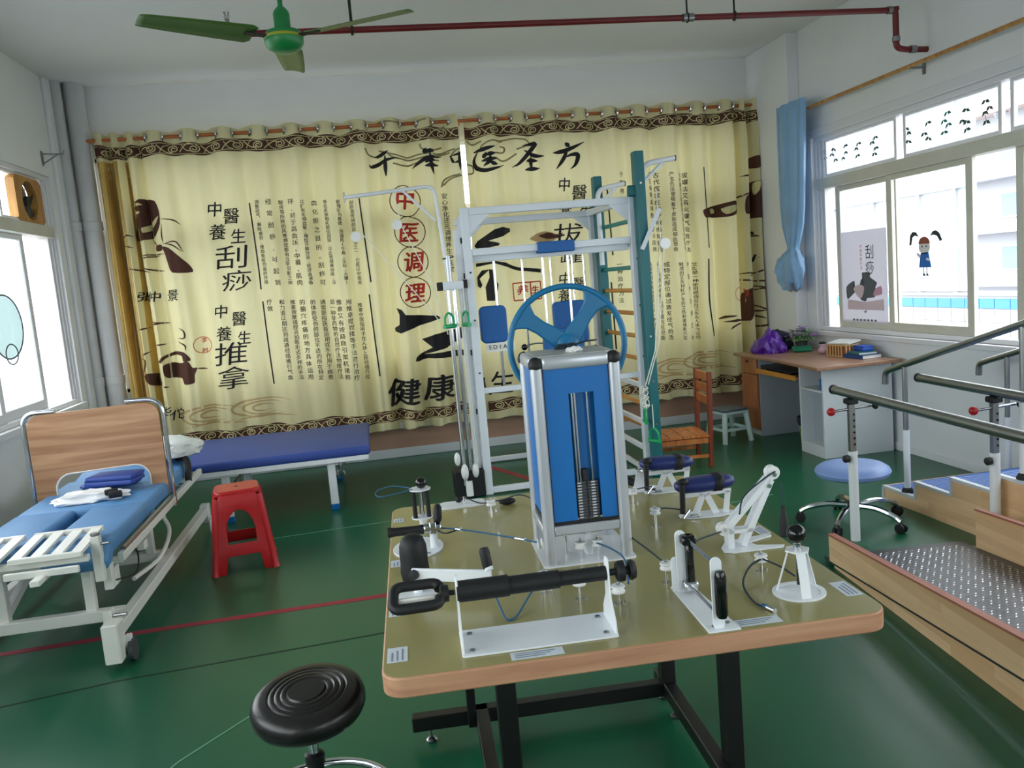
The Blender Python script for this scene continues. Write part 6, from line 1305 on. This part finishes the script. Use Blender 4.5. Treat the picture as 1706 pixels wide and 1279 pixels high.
flat(po, 'lotus_print', 'poster_grey', [(6.476, 1.25), (6.36, 1.297), (6.374, 1.229), (6.278, 1.144), (6.207, 1.129), (6.188, 1.156), (6.083, 1.166), (6.079, 1.238), (6.052, 1.278), (6.144, 1.325), (6.14, 1.36), (6.25, 1.36), (6.232, 1.321), (6.269, 1.301), (6.3, 1.24), (6.45, 1.15), (6.475, 1.16)], XP-.002)
flat(po, 'petal_print', 'poster_pink', [(6.1, 1.177), (6.071, 1.228), (5.994, 1.252), (5.989, 1.187)], XP-.0035); flat(po, 'petal_print', 'poster_pale', [(6.374, 1.229), (6.307, 1.265), (6.227, 1.249), (6.24, 1.186), (6.287, 1.15)], XP-.0035)
flat(po, 'band_print', 'poster_pale', [(6.464, 1.06), (5.97, 1.06), (5.966, 1.15), (6.2, 1.125), (6.464, 1.143)], XP-.0015)
def wtext(par, ch, y, z, s, mt, x, bold=.01):
    vs, fs = glyph(ch, bold); b = B(); nv = [b.bm.verts.new((x, y-a*s, z+c*s)) for a, c in vs]
    for f in fs:
        try: b.bm.faces.new([nv[i] for i in f])
        except ValueError: pass
    return b.build('printed_character', mt, par, False)
wtext(po, '刮', 6.14, 1.523, .12, 'ink_black', XP-.003); wtext(po, '痧', 6.14, 1.396, .12, 'ink_black', XP-.003)
for i, ch in enumerate('传统中医疗法'): wtext(po, ch, 6.256, 1.57-.034*i, .032, 'ink_red', XP-.003)
for i in range(7): flat(po, 'small_print', 'poster_grey', [(6.4-.05*i, .97), (6.37-.05*i, .97), (6.37-.05*i, .985), (6.4-.05*i, .985)], XP-.0015)
flat(po, 'moon_print', 'poster_grey', [(6.24, 1.05), (6.22, 1.035), (6.2, 1.045), (6.205, 1.065), (6.215, 1.05)], XP-.003)
# girl sticker
mat('st_brown', (150, 80, 60), .6); mat('st_skin', (232, 226, 224), .6); mat('st_blue', (14, 108, 200), .5); mat('st_black', (48, 50, 58), .6); mat('st_leaf', (52, 84, 76), .6); mat('st_teal', (46, 120, 110), .6)
XG = 3.94
gs = thing('girl_sticker', 'cartoon girl with pigtails and blue dress stuck on the window pane', 'sticker', (XG, 5.45, 1.32))
def ell(y, z, a, b_, n=18, t0=0, t1=2*PI): return [(y+a*math.cos(t0+(t1-t0)*i/n), z+b_*math.sin(t0+(t1-t0)*i/n)) for i in range(n if t1-t0 > 6 else n+1)]
flat(gs, 'face', 'st_skin', ell(5.452, 1.525, .062, .05), XG); flat(gs, 'hair', 'st_brown', ell(5.451, 1.548, .062, .05, 12, .0, PI), XG-.0015)
flat(gs, 'pigtail', 'st_black', [(5.51, 1.6), (5.55, 1.612), (5.58, 1.6), (5.596, 1.545), (5.618, 1.545), (5.608, 1.615), (5.58, 1.64), (5.54, 1.635)], XG); flat(gs, 'pigtail', 'st_black', [(5.39, 1.6), (5.35, 1.605), (5.315, 1.595), (5.285, 1.555), (5.262, 1.565), (5.29, 1.615), (5.325, 1.635), (5.36, 1.63)], XG)
flat(gs, 'dress', 'st_blue', [(5.492, 1.485), (5.41, 1.488), (5.38, 1.38), (5.515, 1.382)], XG); flat(gs, 'arm', 'st_skin', [(5.49, 1.47), (5.53, 1.49), (5.54, 1.475), (5.5, 1.445)], XG); flat(gs, 'arm', 'st_skin', [(5.43, 1.45), (5.395, 1.44), (5.4, 1.425), (5.435, 1.435)], XG-.0015)
flat(gs, 'eye', 'st_black', ell(5.475, 1.53, .006, .008, 8), XG-.0015); flat(gs, 'eye', 'st_black', ell(5.43, 1.53, .006, .008, 8), XG-.0015)
for y in (5.465, 5.43): flat(gs, 'leg', 'st_skin', [(y+.006, 1.386), (y-.006, 1.386), (y-.006, 1.335), (y+.006, 1.335)], XG); flat(gs, 'shoe', 'st_black', [(y+.008, 1.336), (y-.01, 1.338), (y-.02, 1.32), (y+.006, 1.322)], XG)
SPR = [[(6.739, 2.398), (6.718, 2.346), (6.758, 2.309)], [(6.575, 2.392), (6.607, 2.355), (6.552, 2.305)], [(6.407, 2.395), (6.402, 2.344), (6.443, 2.304)], [(6.222, 2.379), (6.251, 2.349), (6.242, 2.288)], [(5.999, 2.39), (6.043, 2.357), (5.994, 2.31), (6.014, 2.267)], [(5.626, 2.382), (5.595, 2.354), (5.601, 2.288)], [(5.39, 2.379), (5.429, 2.311), (5.383, 2.272)], [(5.191, 2.406), (5.228, 2.359), (5.184, 2.33), (5.224, 2.282)], [(5.01, 2.388), (5.048, 2.328), (5.006, 2.312), (5.01, 2.264)], [(4.837, 2.405), (4.802, 2.362), (4.844, 2.34), (4.832, 2.28)]]
ords = ('first', 'second', 'third', 'fourth', 'fifth', 'sixth', 'seventh', 'eighth', 'ninth', 'tenth'); rnd = random.Random(8)
for i, lvs in enumerate(SPR):
    t_ = thing('leaf_sticker', 'dark leaf sprig sticker, %s from the blue curtain, on the upper window pane' % ords[i], 'sticker', (3.944, lvs[0][0], lvs[-1][1]), 0, 'leaf sprig stickers on the upper panes')
    b = B(); P_ = spline([(3.944, p[0], p[1]) for p in lvs], 4); b.tube(P_, .0018, 4); b.build('stem', 'st_leaf', t_)
    for p in lvs:
        for s_ in (1, -1):
            a = rnd.uniform(.6, 1.3)*s_; d = Vector((math.sin(a), -math.cos(a)*.8)); n_ = Vector((-d.y, d.x))
            c_ = Vector(p); pts = [c_, c_+d*.016+n_*.014, c_+d*.048, c_+d*.02-n_*.012]
            flat(t_, 'leaf', 'st_teal' if i == 7 else 'st_leaf', [(q.x, q.y) for q in pts], 3.944+(.0005 if s_ > 0 else -.0008))
# leaf shaped film on the left window
glass('film', (.86, .9, .92), .02, .55, (226, 232, 238))
lf = thing('window_film', 'frosted film with an oval leaf outline on the left window pane', 'film', (XL-.088, 6.3, 1.1))
flat(lf, 'sheet', 'film', [(6.73, .96), (6.0, .96), (6.0, 2.12), (6.73, 2.12)], XL-.086)
b = B(); b.tube([(XL-.084, 6.28+.27*math.cos(i*PI/20), 1.52+.22*math.sin(i*PI/20)) for i in range(40)], .006, 6, closed=True); b.build('oval_outline', 'poster_grey', lf)
b = B(); b.tube([(XL-.084, 6.3+.1*math.cos(i*PI/14), 1.33+.07*math.sin(i*PI/14)) for i in range(28)], .005, 6, closed=True); b.build('small_oval', 'poster_grey', lf)
mat('film_tint', (228, 234, 230), .7, var=.15, vscale=12, trans=.85); flat(lf, 'oval_print', 'film_tint', ell(6.28, 1.52, .265, .215, 32), XL-.0875+.0025)
for o_ in list(bpy.data.objects):
    if o_.name == 'glyphs': bpy.data.objects.remove(o_)
